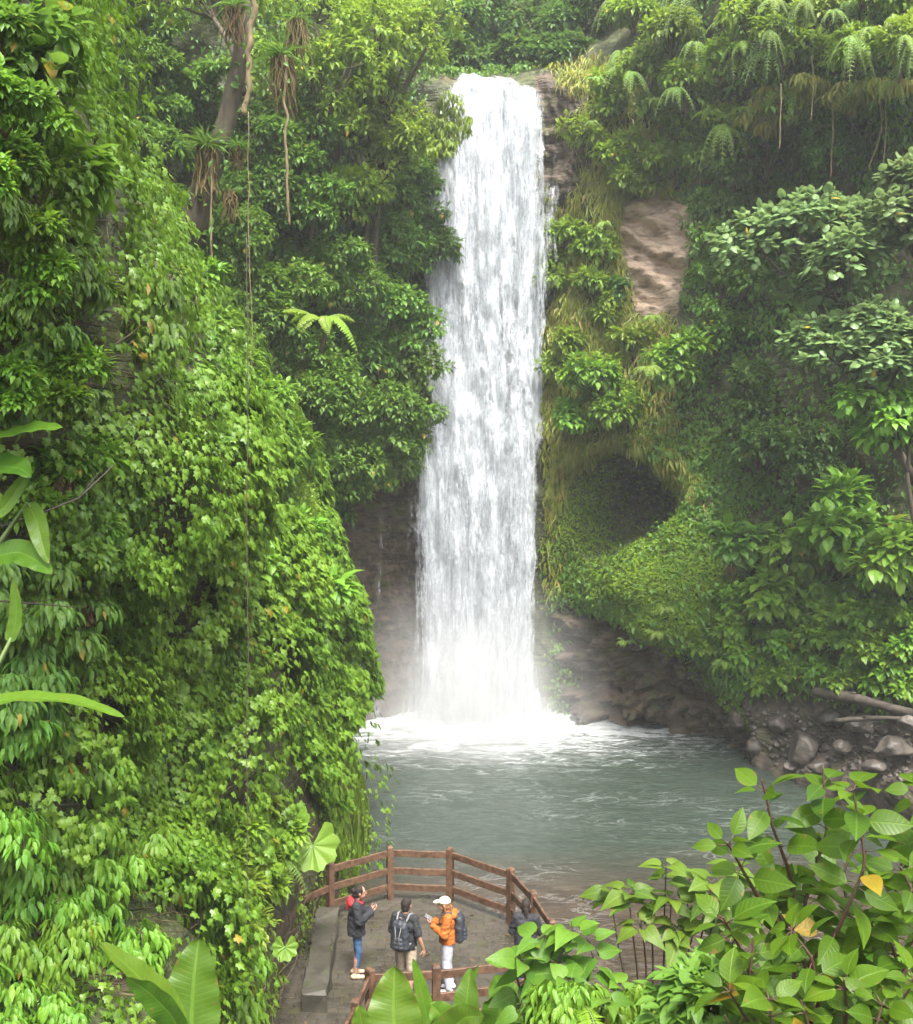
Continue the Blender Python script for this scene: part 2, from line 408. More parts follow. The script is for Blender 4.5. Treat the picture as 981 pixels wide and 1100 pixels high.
# --- near hillside on the camera's side (ivy bank); its far edge wraps round behind
LR = {
 -260: [(-420, 5.5), (-160, 6.5), (-20, 8), (22, 10), (45, 13), (58, 16), (64, 19), (60, 24), (40, 30)],
 0:    [(-420, 5.5), (-160, 6.5), (-10, 8), (34, 10), (58, 13), (72, 16), (80, 19), (76, 24), (60, 30)],
 150:  [(-420, 5.5), (-160, 6.5), (0, 8.5), (50, 11), (82, 14), (100, 17), (110, 20), (106, 25), (90, 31)],
 270:  [(-420, 5.5), (-160, 7), (20, 9), (95, 12.5), (150, 16), (182, 19.5), (192, 22), (188, 27), (170, 32)],
 400:  [(-420, 5.5), (-160, 7.5), (45, 10), (140, 14), (222, 18), (268, 22), (285, 25), (280, 29), (262, 34)],
 560:  [(-420, 6), (-160, 8), (50, 11), (175, 15), (280, 20), (334, 24.5), (352, 27), (346, 31), (326, 36)],
 700:  [(-420, 6.5), (-160, 9), (50, 11.5), (180, 15.5), (305, 20), (378, 24.5), (402, 27), (398, 31), (380, 36)],
 780:  [(-420, 7), (-160, 9), (50, 11.5), (180, 15), (300, 19), (372, 24), (399, 26.8), (396, 31), (380, 36)],
 850:  [(-420, 7), (-160, 9), (50, 11.5), (180, 14.6), (292, 18.2), (350, 22.5), (386, 25.6), (386, 31), (376, 36)],
 920:  [(-420, 7), (-160, 9), (50, 11.2), (170, 14), (280, 17.2), (336, 20.5), (388, 25.8), (388, 31), (376, 36)],
 1000: [(-420, 7), (-160, 8.8), (50, 11), (160, 13.2), (265, 16), (312, 18.3), (345, 21.5), (360, 27), (360, 33)],
 1070: [(-420, 7), (-160, 8.6), (50, 10.5), (150, 12.4), (245, 14.6), (288, 16.4), (322, 19.4), (350, 24), (350, 30)],
 1160: [(-420, 6.5), (-160, 8), (50, 9.6), (140, 11.2), (220, 13), (262, 14.4), (280, 15.2), (300, 18), (300, 24)],
 1400: [(-420, 6), (-160, 7), (50, 8), (140, 9.2), (220, 10.4), (262, 11.4), (280, 12), (300, 14), (300, 20)],
}
for k_ in LR: LR[k_][0] = (-900, LR[k_][0][1] + 2.0); LR[k_][1] = (-210, LR[k_][1][1] + .9)
for k_ in LR:
    if k_ <= 780: LR[k_] = [(x - (26 if i >= 4 else 10 if i == 3 else 0), q) for i, (x, q) in enumerate(LR[k_])]
vl = np.linspace(-260, 1400, 260)
lpx, ld = rows_interp(LR, vl, 170)
lpy = np.broadcast_to(vl[:, None], lpx.shape)
PL0 = W(lpx, lpy, ld)
NL0 = grid_normals(PL0)
ROCKL = [(340, 820), (372, 748), (408, 735), (412, 830), (398, 860), (394, 960), (345, 960)]
GUT = [(290, 1110), (312, 985), (350, 960), (380, 1000), (380, 1110)]
rockl = np.maximum(sstep(-8, 6, poly_sd(lpx, lpy, ROCKL)), sstep(-25, 10, poly_sd(lpx, lpy, GUT)))
edgeL = (.35 + .65 * sstep(0, 45, np.broadcast_to(np.arange(lpx.shape[1])[None], lpx.shape))) * (1 - .7 * sstep(85, 125, np.broadcast_to(np.arange(lpx.shape[1])[None], lpx.shape)))
PL = PL0 + NL0 * edgeL[..., None] * ((fbm(PL0, .32, 4, 41) - .5) * 3.0 * (1 - .6 * rockl) * (1 - .9 * sstep(-70, 0, poly_sd(lpx, lpy, GUT))) + (fbm(PL0, 1.3, 3, 43) - .5) * .5)[..., None] * -1
NL = grid_normals(PL)
mid = NL[130, 60]
if np.dot(mid, np.array([0, 0, CAMZ]) - PL[130, 60]) < 0: NL = -NL
if np.dot(NB[150, 200], np.array([0, 0, CAMZ]) - PB[150, 200]) < 0: NB = -NB
maskL = np.stack([rockl, rockl * 0, rockl * 0], -1)
def depthL(px, py):
    i = int(np.clip(np.interp(py, vl, np.arange(len(vl))), 0, len(vl) - 1))
    row, dd = lpx[i][:125], ld[i][:125]
    return float(np.interp(px, row, dd))

def cliff_mat():
    m, nt, out = new_mat('cliff_ground'); g = G(nt)
    at = g('Attribute', attribute_name='leaf', attribute_type='GEOMETRY')
    sx = g('SeparateXYZ', inp={0: at.outputs['Vector']}); rk, tn, so = sx.outputs
    geo = g('NewGeometry'); pos = geo.outputs['Position']
    n1 = g.noise(pos, .7, 6); n2 = g.noise(pos, 3.2, 6); st = g.noise(g.mapv(pos, (2.4, 2.4, .22)), 1.3, 6)
    lay = g.noise(g.mapv(pos, (.8, .8, 3.5)), 1.2, 6, .6, .6)
    base = g.mix(g.ramp(n2, [(.35, 0.0), (.65, 1.0)]), (.028, .034, .014), (.075, .085, .026))
    base = g.mix(g.ramp(n1, [(.52, 0.0), (.66, .8)]), base, (.085, .062, .036))
    base = g.mix(g.math('MULTIPLY', g.ramp(g.math('MULTIPLY', rk, -1.0), [(.15, 0.0), (.6, 1.0)]), .85), base, g.mix(g.ramp(n2, [(.35, 0.0), (.65, 1.0)]), (.035, .065, .012), (.085, .135, .022)))
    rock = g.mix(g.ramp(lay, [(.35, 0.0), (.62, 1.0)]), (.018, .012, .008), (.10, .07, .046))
    rock = g.mix(g.ramp(st, [(.5, 0.0), (.72, .75)]), rock, (.115, .088, .062))
    rock = g.mix(g.ramp(g.noise(pos, 1.6, 5), [(.52, 0.0), (.66, .85)]), rock, (.075, .085, .022))
    tan = g.mix(g.ramp(lay, [(.32, 0.0), (.5, 1.0)]), (.16, .115, .08), (.43, .32, .23))
    tan = g.mix(g.ramp(n2, [(.55, 0.0), (.7, .6)]), tan, (.2, .16, .10))
    sl = g.mix(g.ramp(n2, [(.35, 0.0), (.65, 1.0)]), (.026, .02, .015), (.085, .066, .048))
    sl = g.mix(g.ramp(n1, [(.5, 0.0), (.62, .6)]), sl, (.08, .08, .03))
    brk = g.math('MULTIPLY', g.math('SUBTRACT', n2, .5), 1.0)
    col = g.mix(g.ramp(g.math('ADD', rk, brk), [(.4, 0.0), (.55, 1.0)]), base, rock)
    col = g.mix(g.ramp(g.math('ADD', so, brk), [(.4, 0.0), (.55, 1.0)]), col, sl)
    col = g.mix(g.ramp(g.math('ADD', tn, brk), [(.42, 0.0), (.54, 1.0)]), col, tan)
    p = g('BsdfPrincipled', inp={'Base Color': col, 'Roughness': .62, 'Specular IOR Level': .4})
    b = g('Bump', inp={'Strength': .9, 'Distance': .18, 'Height': g.math('ADD', lay, g.math('MULTIPLY', n2, .8))})
    g.link(b.outputs[0], p.inputs['Normal']); g.link(p.outputs[0], out.inputs[0])
    return m
M['cliff'] = cliff_mat()
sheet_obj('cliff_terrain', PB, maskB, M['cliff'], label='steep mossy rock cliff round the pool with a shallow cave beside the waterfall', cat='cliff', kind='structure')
sheet_obj('hillside_terrain', PL, maskL, M['cliff'], label='steep near hillside carrying the ivy beside the stone platform', cat='hillside', kind='structure')

# --- ground sheet: camera bank, stream bed, pool bed, land to the horizon
gx = np.concatenate([[-300, -120, -60], np.linspace(-34, 40, 150), [70, 140, 300]])
gy = np.concatenate([[-300, -100, -40, -20], np.linspace(-8, 60, 150), [90, 160, 320]])
X, Y = np.meshgrid(gx, gy)
bank = np.interp(Y, [-10, 1, 4, 8, 12, 14.5, 17], [7.6, 7.2, 5.8, 2.9, .6, -.3, -2.2])
bank = np.where(X < -1, np.maximum(bank, np.interp(Y, [8, 12, 14, 21, 23], [2.9, .4, -.12, -.12, -2.4])), bank)
bank = np.where(X > 2, np.interp(Y, [-10, 1, 4, 8, 12, 15, 19], [7.6, 7.2, 5.8, 3.4, 1.4, -.6, -2.4]), bank)
far = np.where(Y > 24, -3.2, bank)
Z = far + (fbm(np.stack([X, Y, X * 0], -1), .8, 4, 77) - .5) * .35
Z = np.where(np.abs(X) > 34, Z + 3 + np.abs(X) * .02, Z); Z = np.where(Y > 60, 12, Z); Z = np.where(X > 22, np.maximum(Z, (X - 22) * .6), Z)
Z = np.where(Y > 46, np.maximum(Z, (Y - 46) * 1.0), Z)
inside_deck = (X > -3.4) & (X < 1.9) & (Y > 13.4) & (Y < 21.2)
Z = np.where(inside_deck, np.minimum(Z, -.25), Z)
PG = np.stack([X, Y, Z], -1)
sheet_obj('ground_terrain', PG[::-1], np.tile([0, 0, 1.0], (*X.shape, 1)), M['cliff'], label='brown earth bank and stream bed below the lookout', cat='ground', kind='structure')

# ------------------------------------------------------------------ pool water
def water_mat():
    m, nt, out = new_mat('pool_water'); g = G(nt)
    geo = g('NewGeometry'); pos = geo.outputs['Position']
    sx = g('SeparateXYZ', inp={0: pos}); x, y, z = sx.outputs
    fx, fy = float(W(515, 775, 39.7)[0]), float(W(515, 775, 39.7)[1])
    dx = g.math('MULTIPLY', g.math('SUBTRACT', x, fx), .55); dy = g.math('SUBTRACT', y, fy)
    dist = g.math('SQRT', g.math('ADD', g.math('MULTIPLY', dx, dx), g.math('MULTIPLY', dy, dy)))
    nA = g.noise(g.mapv(pos, (.6, 1.6, 1)), 1.2, 7, .62, 1.2)
    nB = g.noise(g.mapv(pos, (1, 2.6, 1)), 3.0, 6, .62, .8)
    nC = g.noise(g.mapv(pos, (.35, .6, 1)), .5, 3)
    thr = g.math('MULTIPLY', dist, .10)
    f1 = g.math('SUBTRACT', g.math('ADD', g.math('MULTIPLY', nA, 1.0), g.math('MULTIPLY', nB, .6)), g.math('ADD', thr, .22))
    foam = g.ramp(f1, [(.0, 0.0), (.16, .16), (.5, 1.0)])
    ridge = g.math('ABSOLUTE', g.math('SUBTRACT', g.noise(g.mapv(pos, (.5, 1.1, 1)), 1.1, 6, .6, 1.6), .5))
    streak = g.math('MULTIPLY', g.ramp(ridge, [(.0, 1.0), (.010, .5), (.024, 0.0)]), g.ramp(nC, [(.5, 0.0), (.75, .28)]))
    # near the outflow the shallow stream bed shows brown
    sh = g.ramp(g.math('ADD', g.math('MULTIPLY', g.math('SUBTRACT', 26.5, y), .16), g.math('MULTIPLY', nC, .8)), [(.35, 0.0), (.9, 1.0)])
    deep = g.mix(g.ramp(nB, [(.3, 0.0), (.7, 1.0)]), (.017, .027, .020), (.043, .056, .044))
    shal = g.mix(g.ramp(nA, [(.35, 0.0), (.65, 1.0)]), (.022, .016, .010), (.058, .045, .032))
    col = g.mix(sh, deep, shal)
    fo = g.math('MAXIMUM', foam, streak)
    col = g.mix(fo, col, (.66, .69, .69))
    h = g.math('ADD', nA, g.math('MULTIPLY', nB, .5))
    b = g('Bump', inp={'Strength': .8, 'Distance': .08, 'Height': h})
    p = g('BsdfPrincipled', inp={'Base Color': col, 'Roughness': g.math('MULTIPLY_ADD', fo, .5, .13), 'Specular IOR Level': .5, 'IOR': 1.33})
    g.link(b.outputs[0], p.inputs['Normal']); g.link(p.outputs[0], out.inputs[0])
    return m
M['water'] = water_mat()
wx = np.linspace(-14, 26, 200); wy = np.linspace(12, 46, 220)
X, Y = np.meshgrid(wx, wy)
Q = np.stack([X, Y, X * 0], -1)
fdist = np.hypot((X - .87) * .5, Y - 38.9)
amp = .05 + .10 * np.exp(-fdist / 3.0)
Zw = WATER + (fbm(Q * np.array([.7, 1.4, 1]), 1.0, 4, 5) - .5) * 2 * amp
sheet_obj('pool_water', np.stack([X, Y, Zw], -1)[::-1], np.zeros((*X.shape, 3)), M['water'], label='grey green plunge pool flecked with foam below the waterfall', cat='pool', kind='structure')

# ------------------------------------------------------------------ waterfall: three hanging curtains of falling water
FE = {78: (487, 552), 88: (484, 584), 100: (476, 590), 130: (463, 592), 160: (457, 594), 230: (454, 596), 330: (453, 595), 440: (453, 593), 500: (443, 589), 560: (439, 586), 620: (437, 585), 700: (438, 584), 745: (434, 592), 780: (420, 612), 800: (412, 622)}
def fall_mat(name, cover, seedoff):
    m, nt, out = new_mat(name); g = G(nt)
    at = g('Attribute', attribute_name='leaf', attribute_type='GEOMETRY')
    sx = g('SeparateXYZ', inp={0: at.outputs['Vector']}); e, v, t = sx.outputs
    geo = g('NewGeometry'); mp = g('Mapping', inp={'Location': (seedoff, seedoff * 2, seedoff)}); g.link(geo.outputs['Position'], mp.inputs['Vector']); pos = mp.outputs[0]
    lo = g.noise(g.mapv(pos, (1, 1, .05)), 1.7, 3, .5)
    md = g.noise(g.mapv(pos, (1, 1, .10)), 4.6, 4, .6, .25)
    gr = g.noise(g.mapv(pos, (1, 1, .6)), 9.0, 4, .65, .3)
    st_ = g.noise(g.mapv(pos, (1, 1, .09)), 15.0, 3, .6, .15)
    fi = g.math('ADD', g.math('MULTIPLY', st_, .55), g.math('MULTIPLY', gr, .45))
    s = g.math('ADD', g.math('MULTIPLY', lo, 1.1), g.math('ADD', g.math('MULTIPLY', md, .75), g.math('MULTIPLY', fi, .85)))
    s = g.math('ADD', s, g.math('MULTIPLY', e, 1.15))           # e: 0 in the body, negative at ragged edges
    a = g.ramp(g.math('MULTIPLY', s, .37), [(cover - .03, 0.0), (cover + .05, .62), (cover + .15, 1.0)])
    col = g.mix(g.ramp(fi, [(.35, 0.0), (.6, 1.0)]), (.31, .345, .39), (.60, .63, .66))
    d = g('BsdfDiffuse', inp={'Color': col}); tr = g('BsdfTranslucent', inp={'Color': (.5, .53, .56, 1)})
    gl = g('BsdfGlossy', inp={'Roughness': .35, 'Color': (.9, .9, .9, 1)})
    mx = g('MixShader', inp={0: .35, 1: d.outputs[0], 2: tr.outputs[0]})
    mx2 = g('MixShader', inp={0: .06, 1: mx.outputs[0], 2: gl.outputs[0]})
    b = g('Bump', inp={'Strength': .6, 'Distance': .12, 'Height': g.math('ADD', md, fi)})
    for k in (d, tr): g.link(b.outputs[0], k.inputs['Normal'])
    tp = g('BsdfTransparent')
    fin = g('MixShader', inp={0: a, 1: tp.outputs[0], 2: mx2.outputs[0]})
    g.link(fin.outputs[0], out.inputs[0])
    return m
ks = sorted(FE)
fall_root = empty('waterfall', W(515, 775, 39.7), 'tall white waterfall plunging from the cliff lip into the pool', 'waterfall', kind='structure')
SIDE = {78: (396, 440), 560: (394, 442), 800: (392, 446)}
for li, (off, cover, wid, nm) in enumerate([(0.0, .60, 1.0, 'side_trickle'), (0.55, .355, 1.04, 'inner_curtain'), (0.15, .43, 1.09, 'middle_curtain'), (-.3, .49, 1.18, 'spray_curtain')]):
    side = nm == 'side_trickle'; FEx = SIDE if side else FE; ks = sorted(FEx)
    vv = np.linspace(545 if side else 78, 800, 200); uu = np.linspace(0, 1, 70)
    l = np.interp(vv, ks, [FEx[k][0] for k in ks]); r = np.interp(vv, ks, [FEx[k][1] for k in ks])
    c = (l + r) / 2; hw = (r - l) / 2 * wid
    px = c[:, None] + hw[:, None] * (uu[None] * 2 - 1)
    top = np.interp(uu, [0, .1, .35, .5, .68, .72, 1], [84, 80, 82, 86, 80, 92, 95])
    vv2 = np.maximum(vv[:, None], top[None])
    d = 39.75 + off + .15 * np.cos(vv / 60)[:, None] - .35 * sstep(90, 500, vv)[:, None]
    d = d + 1.2 * sstep(95, 78, vv2)                              # rolls back over the lip
    P = W(px, vv2, np.broadcast_to(d, px.shape))
    P[..., 1] += (fbm(P * np.array([1, 1, .08]), 1.4, 3, 60 + li) - .5) * 1.1 + (fbm(P * np.array([1, 1, .35]), 3.5, 2, 70 + li) - .5) * .3
    eu = np.minimum(uu, 1 - uu)[None] * np.ones((200, 1))
    rag = fbm(P * np.array([1, 1, .12]), .9, 3, 140 + li) - .5
    edge = -sstep(.22, .0, eu + rag * .22) ** 1.4 * (.75, .7, .5)[min(li, 2)] + rag * .16 - .16 * sstep(30, 0, vv2 - top[None]) * (li > 0)
    # a thinner strip down the middle and at the foot of one side shows dark rock
    edge = edge - .10 * sstep(.06, .0, np.abs(uu[None] - .62 + .05 * np.sin(vv[:, None] / 120)))
    A = np.stack([edge, np.broadcast_to((vv[:, None] - 78) / 720, px.shape), px * 0], -1)
    sheet_o = MB(); nv, nu = px.shape
    i = np.arange(nv - 1)[:, None] * nu + np.arange(nu - 1)[None]
    q = np.stack([i, i + nu, i + nu + 1, i + 1], -1).reshape(-1, 4)
    sheet_o.add(P.reshape(-1, 3), q, [4] * len(q), A.reshape(-1, 3))
    sheet_o.build(nm, fall_mat('falling_water_' + nm, cover, li * 7.3), fall_root)
# ------------------------------------------------------------------ plants
def tip_dirs(n, out, g, kind):
    """tip direction & face normal of n leaves around outward direction(s) out"""
    r = rdir(n, g)
    if kind == 'hang':
        T = norm(out * .35 + r * .55 + np.array([0, 0, -.95])); N = norm(out * .9 + r * .35 + UP * .45)
    elif kind == 'up':
        T = norm(out * .5 + r * .7 + UP * .5); N = norm(out * .2 + r * .5 + UP * .6)
    else:
        T = norm(out * .55 + r * .8 + np.array([0, 0, -.25])); N = norm(out * .5 + r * .35 + UP * .95)
    return T, N

STY = {  # template, material, leaf length px-equivalent is passed; leaves per tip; spray radius in leaf lengths; orientation
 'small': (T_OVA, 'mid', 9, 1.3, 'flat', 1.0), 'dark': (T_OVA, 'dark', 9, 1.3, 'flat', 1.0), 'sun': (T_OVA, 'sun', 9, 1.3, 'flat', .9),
 'bright': (T_OVA, 'bright', 9, 1.3, 'flat', 1.0), 'pale': (T_RND, 'grey', 7, 1.1, 'flat', .95), 'lance': (T_LAN, 'sun', 9, 1.2, 'hang', 1.3),
 'brightlance': (T_LAN, 'bright', 9, 1.2, 'hang', 1.5), 'heart': (T_HRT, 'bright', 6, 1.1, 'flat', .95), 'olive': (T_LAN, 'olive', 9, 1.2, 'hang', 1.2),
 'broad': (T_BIG, 'mid', 6, 1.0, 'flat', 1.0), 'brightbroad': (T_BIG, 'bright', 6, 1.0, 'flat', 1.0), 'ivy': (T_IVY, 'ivy', 6, 1.1, 'hang', 1.0),
 'withered': (T_OVA, 'dead', 9, 1.2, 'hang', 1.0), 'midlance': (T_LAN, 'mid', 9, 1.2, 'hang', 1.6),
}

def blob_cloud(c, rad, nb, g):
    """sub-crowns filling an ellipsoid c (world), radii rad"""
    B = []
    for k in range(nb):
        d = rdir(1, g)[0] * g.uniform(.25, .78)
        B.append((c + d * rad, rad * g.uniform(.34, .56) * np.array([1, 1, .85])))
    return B

def crown_leaves(mb, blobs, ntips, sty, leaf, g, dens=1.0, tintb=0.0):
    tpl, mat, lpt, spr, kind, wid = STY[sty]
    vol = np.array([np.prod(b[1]) ** (2 / 3) for b in blobs]); pick = g.choice(len(blobs), ntips, p=vol / vol.sum())
    Cn = np.array([b[0] for b in blobs])[pick]; Rd = np.array([b[1] for b in blobs])[pick]
    D = rdir(ntips, g); D[:, 2] = np.where(D[:, 2] < -.35, -D[:, 2] * .6, D[:, 2]); D = norm(D)
    P = Cn + D * Rd * (g.uniform(.55, 1.08, (ntips, 1)))
    keep = np.ones(ntips, bool)
    for bc, br in blobs:
        keep &= ~((((P - bc) / br) ** 2).sum(-1) < .42)
    P, D = P[keep], D[keep]; nt = len(P)
    if nt == 0: return np.zeros((0, 3))
    n = max(2, int(lpt * dens)); Pl = np.repeat(P, n, 0); Dl = np.repeat(D, n, 0)
    T, N = tip_dirs(len(Pl), Dl, g, kind)
    off = T * g.uniform(.0, spr, (len(Pl), 1)) * leaf
    base = Pl + off * .8
    tip_t = np.repeat(g.beta(2, 2.6, nt), n); t = np.clip(tip_t * .75 + g.uniform(0, .4, len(Pl)) + tintb, 0, .97)
    t = np.where(g.random(len(Pl)) < .010, 1.0, t)
    scatter(mb, tpl, base, T, N, leaf * g.uniform(.65, 1.2, len(Pl)), t, g.uniform(0, .35, len(Pl)), wid)
    return P

def limbs(mb, base, blobs, g, r0, tips=None, nt=14):
    ctr = np.mean([b[0] for b in blobs], 0); low = ctr * .7 + base * .3
    if np.linalg.norm(ctr - base) > 2.2 * np.mean([b[1][0] for b in blobs]):
        ts = np.linspace(0, 1, 9)[:, None]; m = (base + low) / 2 + rdir(1, g)[0] * np.linalg.norm(low - base) * .08
        pts = (1 - ts) ** 2 * base + 2 * ts * (1 - ts) * m + ts ** 2 * low
        mb.tube(pts, np.linspace(r0, r0 * .7, 9), 7); base = low; r0 = r0 * .62
    for bc, br in blobs:
        m = (base + bc) / 2 + rdir(1, g)[0] * np.linalg.norm(bc - base) * .10
        ts = np.linspace(0, 1, 7)[:, None]
        pts = (1 - ts) ** 2 * base + 2 * ts * (1 - ts) * m + ts ** 2 * bc
        mb.tube(pts, np.linspace(r0, r0 * .35, 7), 5)
    if tips is not None and len(tips):
        Cs = np.array([b[0] for b in blobs])
        for p in tips[g.choice(len(tips), min(nt, len(tips)), False)]:
            c = Cs[np.argmin(((Cs - p) ** 2).sum(-1))]
            mb.tube(np.stack([c, (c + p) / 2 + rdir(1, g)[0] * .05, p]), [r0 * .3, r0 * .22, r0 * .1], 4)

_seed = [100]
def shrub(px, py, rx, ry, d, sty, label, leafpx=9, ntips=220, nb=7, cat='shrub', group=None, name='shrub', base=None, stem='twig', deep=.75, tintb=0.0, r0=None, dens=1.0):
    """a shrub whose crown is about rx x ry photo pixels large at axis distance d"""
    _seed[0] += 1; g = np.random.default_rng(_seed[0])
    s = d / FOC; c = W(px, py, d); rad = np.array([rx * s, (rx + ry) / 2 * s * deep, ry * s])
    blobs = blob_cloud(c, rad, nb, g)
    b = c + np.array([0, rad[1] * .8, -rad[2] * .9]) if base is None else np.asarray(base, float)
    root = empty(name, b, label, cat, group)
    lf = MB(); tips = crown_leaves(lf, blobs, ntips, sty, leafpx * s, g, dens, tintb)
    lf.build('foliage' if name != 'tree' else 'crown', M[STY[sty][1]], root, smooth=False)
    st = MB(); limbs(st, b, blobs, g, r0 or max(.012, 1.6 * s), tips)
    st.build('stem' if name != 'tree' else 'trunk', M[stem], root)
    return root

def frond(mbl, mbs, base, dirh, L, g, droop=.9, npair=16, pw=.16, lift=.9, tint=.5, stemr=.01, n=4, tpl=None):
    """one arching frond: rachis + paired leaflets"""
    t = np.linspace(0, 1, 12)[:, None]
    dirh = norm(np.asarray(dirh, float))
    pts = base + dirh * L * (t * (1 - .18 * t)) + UP * L * (lift * t - droop * t ** 2)
    mbs.tube(pts, np.linspace(stemr, stemr * .3, 12), n, tint)
    ti = np.linspace(.16, .99, npair); idx = ti * 11
    P = np.stack([np.interp(idx, np.arange(12), pts[:, k]) for k in range(3)], -1)
    Tn = norm(np.stack([np.interp(idx, np.arange(12), np.gradient(pts, axis=0)[:, k]) for k in range(3)], -1))
    side = norm(np.cross(Tn, UP)); N = norm(np.cross(side, Tn))
    ln = L * pw * np.sin(np.clip(ti * .93 + .1, 0, 1) * math.pi) ** .6 + L * .015
    for sgn in (1, -1):
        Td = norm(side * sgn + Tn * .35 - UP * .18 + g.normal(size=P.shape) * .06)
        scatter(mbl, tpl or T_PIN, P, Td, N, ln * g.uniform(.9, 1.1, npair), np.clip(tint + g.normal(size=npair) * .08, 0, .95), .1, 1.5)

def fern(px, py, d, rpx, label, nfr=9, cat='fern', group=None, name='fern', mat='fern', facing=None, tintb=.5, lift=.75, droop=.95, npair=15):
    _seed[0] += 1; g = np.random.default_rng(_seed[0])
    s = d / FOC; b = W(px, py, d); L = rpx * s
    root = empty(name, b, label, cat, group)
    lf, st = MB(), MB()
    a0 = g.uniform(0, 6.28)
    for k in range(nfr):
        a = a0 + k / nfr * 6.28 + g.normal() * .25
        dr = np.array([math.cos(a), math.sin(a), 0])
        if facing is not None: dr = norm(dr + np.asarray(facing))
        frond(lf, st, b, dr, L * g.uniform(.75, 1.15), g, droop * g.uniform(.85, 1.2), npair, .17, lift * g.uniform(.8, 1.2), float(np.clip(tintb + g.normal() * .2, 0, .95)), max(.008, .5 * s))
    lf.build('fronds', M[mat], root, smooth=False); st.build('stalk', M['greenstem'], root)
    return root

def big_leaf(mb, path, width, up=UP, nu=7, tint=.5, fold=.2, ripple=.03, tears=0, g=rng, shape='banana'):
    """broad blade along a polyline base->tip"""
    path = np.asarray(path, float); m = 26
    tt = np.linspace(0, len(path) - 1, m); pts = np.stack([np.interp(tt, np.arange(len(path)), path[:, k]) for k in range(3)], -1)
    for _ in range(4): pts[1:-1] = (pts[:-2] + 2 * pts[1:-1] + pts[2:]) / 4
    T = norm(np.gradient(pts, axis=0)); S = norm(np.cross(T, up)); N = norm(np.cross(S, T))
    v = np.linspace(0, 1, m)
    if shape == 'banana': w = width / 2 * (np.sin(np.clip(v * 1.0, 0, 1) ** .62 * math.pi) ** .55); w[0] = width * .03; w[-1] = 0.002
    else: w = width / 2 * np.sin(v ** .8 * math.pi) ** .8; w[0] = width * .03; w[-1] = .002
    u = np.linspace(-1, 1, nu * 2 + 1)
    ph = g.uniform(0, 6)
    wave = np.sin(v[:, None] * 26 + ph + np.sign(u)[None]) * ripple * np.abs(u)[None] ** 1.5 * width + np.sin(v[:, None] * 7 + ph * 2 + u[None]) * ripple * 1.3 * np.abs(u)[None] * width
    P = pts[:, None] + (u[None] * w[:, None])[..., None] * S[:, None] + (np.abs(u)[None] ** 1.2 * fold * w[:, None] + wave)[..., None] * N[:, None]
    A = np.stack([np.broadcast_to(u[None], P.shape[:2]), np.broadcast_to(v[:, None], P.shape[:2]), np.full(P.shape[:2], tint)], -1)
    nn = len(u); i = np.arange(m - 1)[:, None] * nn + np.arange(nn - 1)[None]
    q = np.stack([i, i + 1, i + nn + 1, i + nn], -1)
    keep = np.ones(q.shape[:2], bool)
    for _ in range(tears):
        r = g.integers(5, m - 4); sd = g.integers(0, 2)
        k = g.integers(2, nu)
        if sd: keep[r, nn - 1 - k:] = False
        else: keep[r, :k] = False
    q = q[keep]
    mb.add(P.reshape(-1, 3), q, [4] * len(q), A.reshape(-1, 3))

# ------------------------------------------------------------------ ivy over the near hillside (one mass nobody could count)
def surf_samples(P, N, n, w, g, px=None, py=None):
    wq = w[:-1, :-1].copy()
    area = np.linalg.norm(np.cross(P[1:, :-1] - P[:-1, :-1], P[:-1, 1:] - P[:-1, :-1]), axis=-1)
    dist = np.linalg.norm(P[:-1, :-1] - np.array([0, 0, CAMZ]), axis=-1)
    pr = (wq * area / dist ** 1.55).ravel(); pr /= pr.sum()
    k = g.choice(pr.size, n, p=pr); nu = P.shape[1] - 1; r, c = k // nu, k % nu
    a, b = g.random(n)[:, None], g.random(n)[:, None]
    Q = P[r, c] * (1 - a) * (1 - b) + P[r + 1, c] * a * (1 - b) + P[r, c + 1] * (1 - a) * b + P[r + 1, c + 1] * a * b
    return Q, N[r, c], r, c

g = np.random.default_rng(3)
IVY = [(85, 1120), (120, 900), (70, 700), (70, 560), (120, 450), (225, 385), (300, 470), (345, 560), (420, 680), (415, 760), (385, 800), (340, 860), (330, 1000), (296, 1120)]
visible = np.broadcast_to((np.arange(lpx.shape[1]) < 150)[None], lpx.shape)
onscr = (lpx > -800) & (lpy > -160) & (lpy < 1190)
wiv = (1 - sstep(-18, 8, poly_sd(lpx, lpy, [(284, 1200), (300, 1080), (312, 1010), (330, 940), (352, 925), (400, 940), (420, 1200)]))) * np.maximum(.16 + .84 * sstep(-40, 20, poly_sd(lpx, lpy, IVY)), .35 * sstep(0, -60, lpx)) * visible * onscr * (1 - .93 * rockl)
gap = fbm(PL, .55, 3, 91)
wiv = wiv * (.2 + .8 * sstep(.38, .5, gap))
Q, Nn, rr, cc = surf_samples(PL, NL, 112000, wiv, g)
clump = fbm(Q, .85, 3, 92)
out_n = norm(Nn + UP * .35)
Q = Q + Nn * (sstep(.35, .7, clump) * .8 + g.uniform(-.05, .2, len(Q)))[:, None]
keep = ~((Q[:, 0] > -3.2) & (Q[:, 1] > 11) & (Q[:, 1] < 20.6) & (Q[:, 2] < 2.6)); Q, Nn = Q[keep], Nn[keep]   # the gutter and the bench are kept clear
T = norm(np.array([0, 0, -1.0]) + Nn * .45 + rdir(len(Q), g) * .55); N = norm(Nn * .8 + UP * .55 + rdir(len(Q), g) * .38)
tint = np.clip(fbm(Q, .6, 2, 93) * .9 - .1 + g.uniform(-.2, .35, len(Q)), 0, .96); tint = np.where(g.random(len(Q)) < .006, 1, tint)
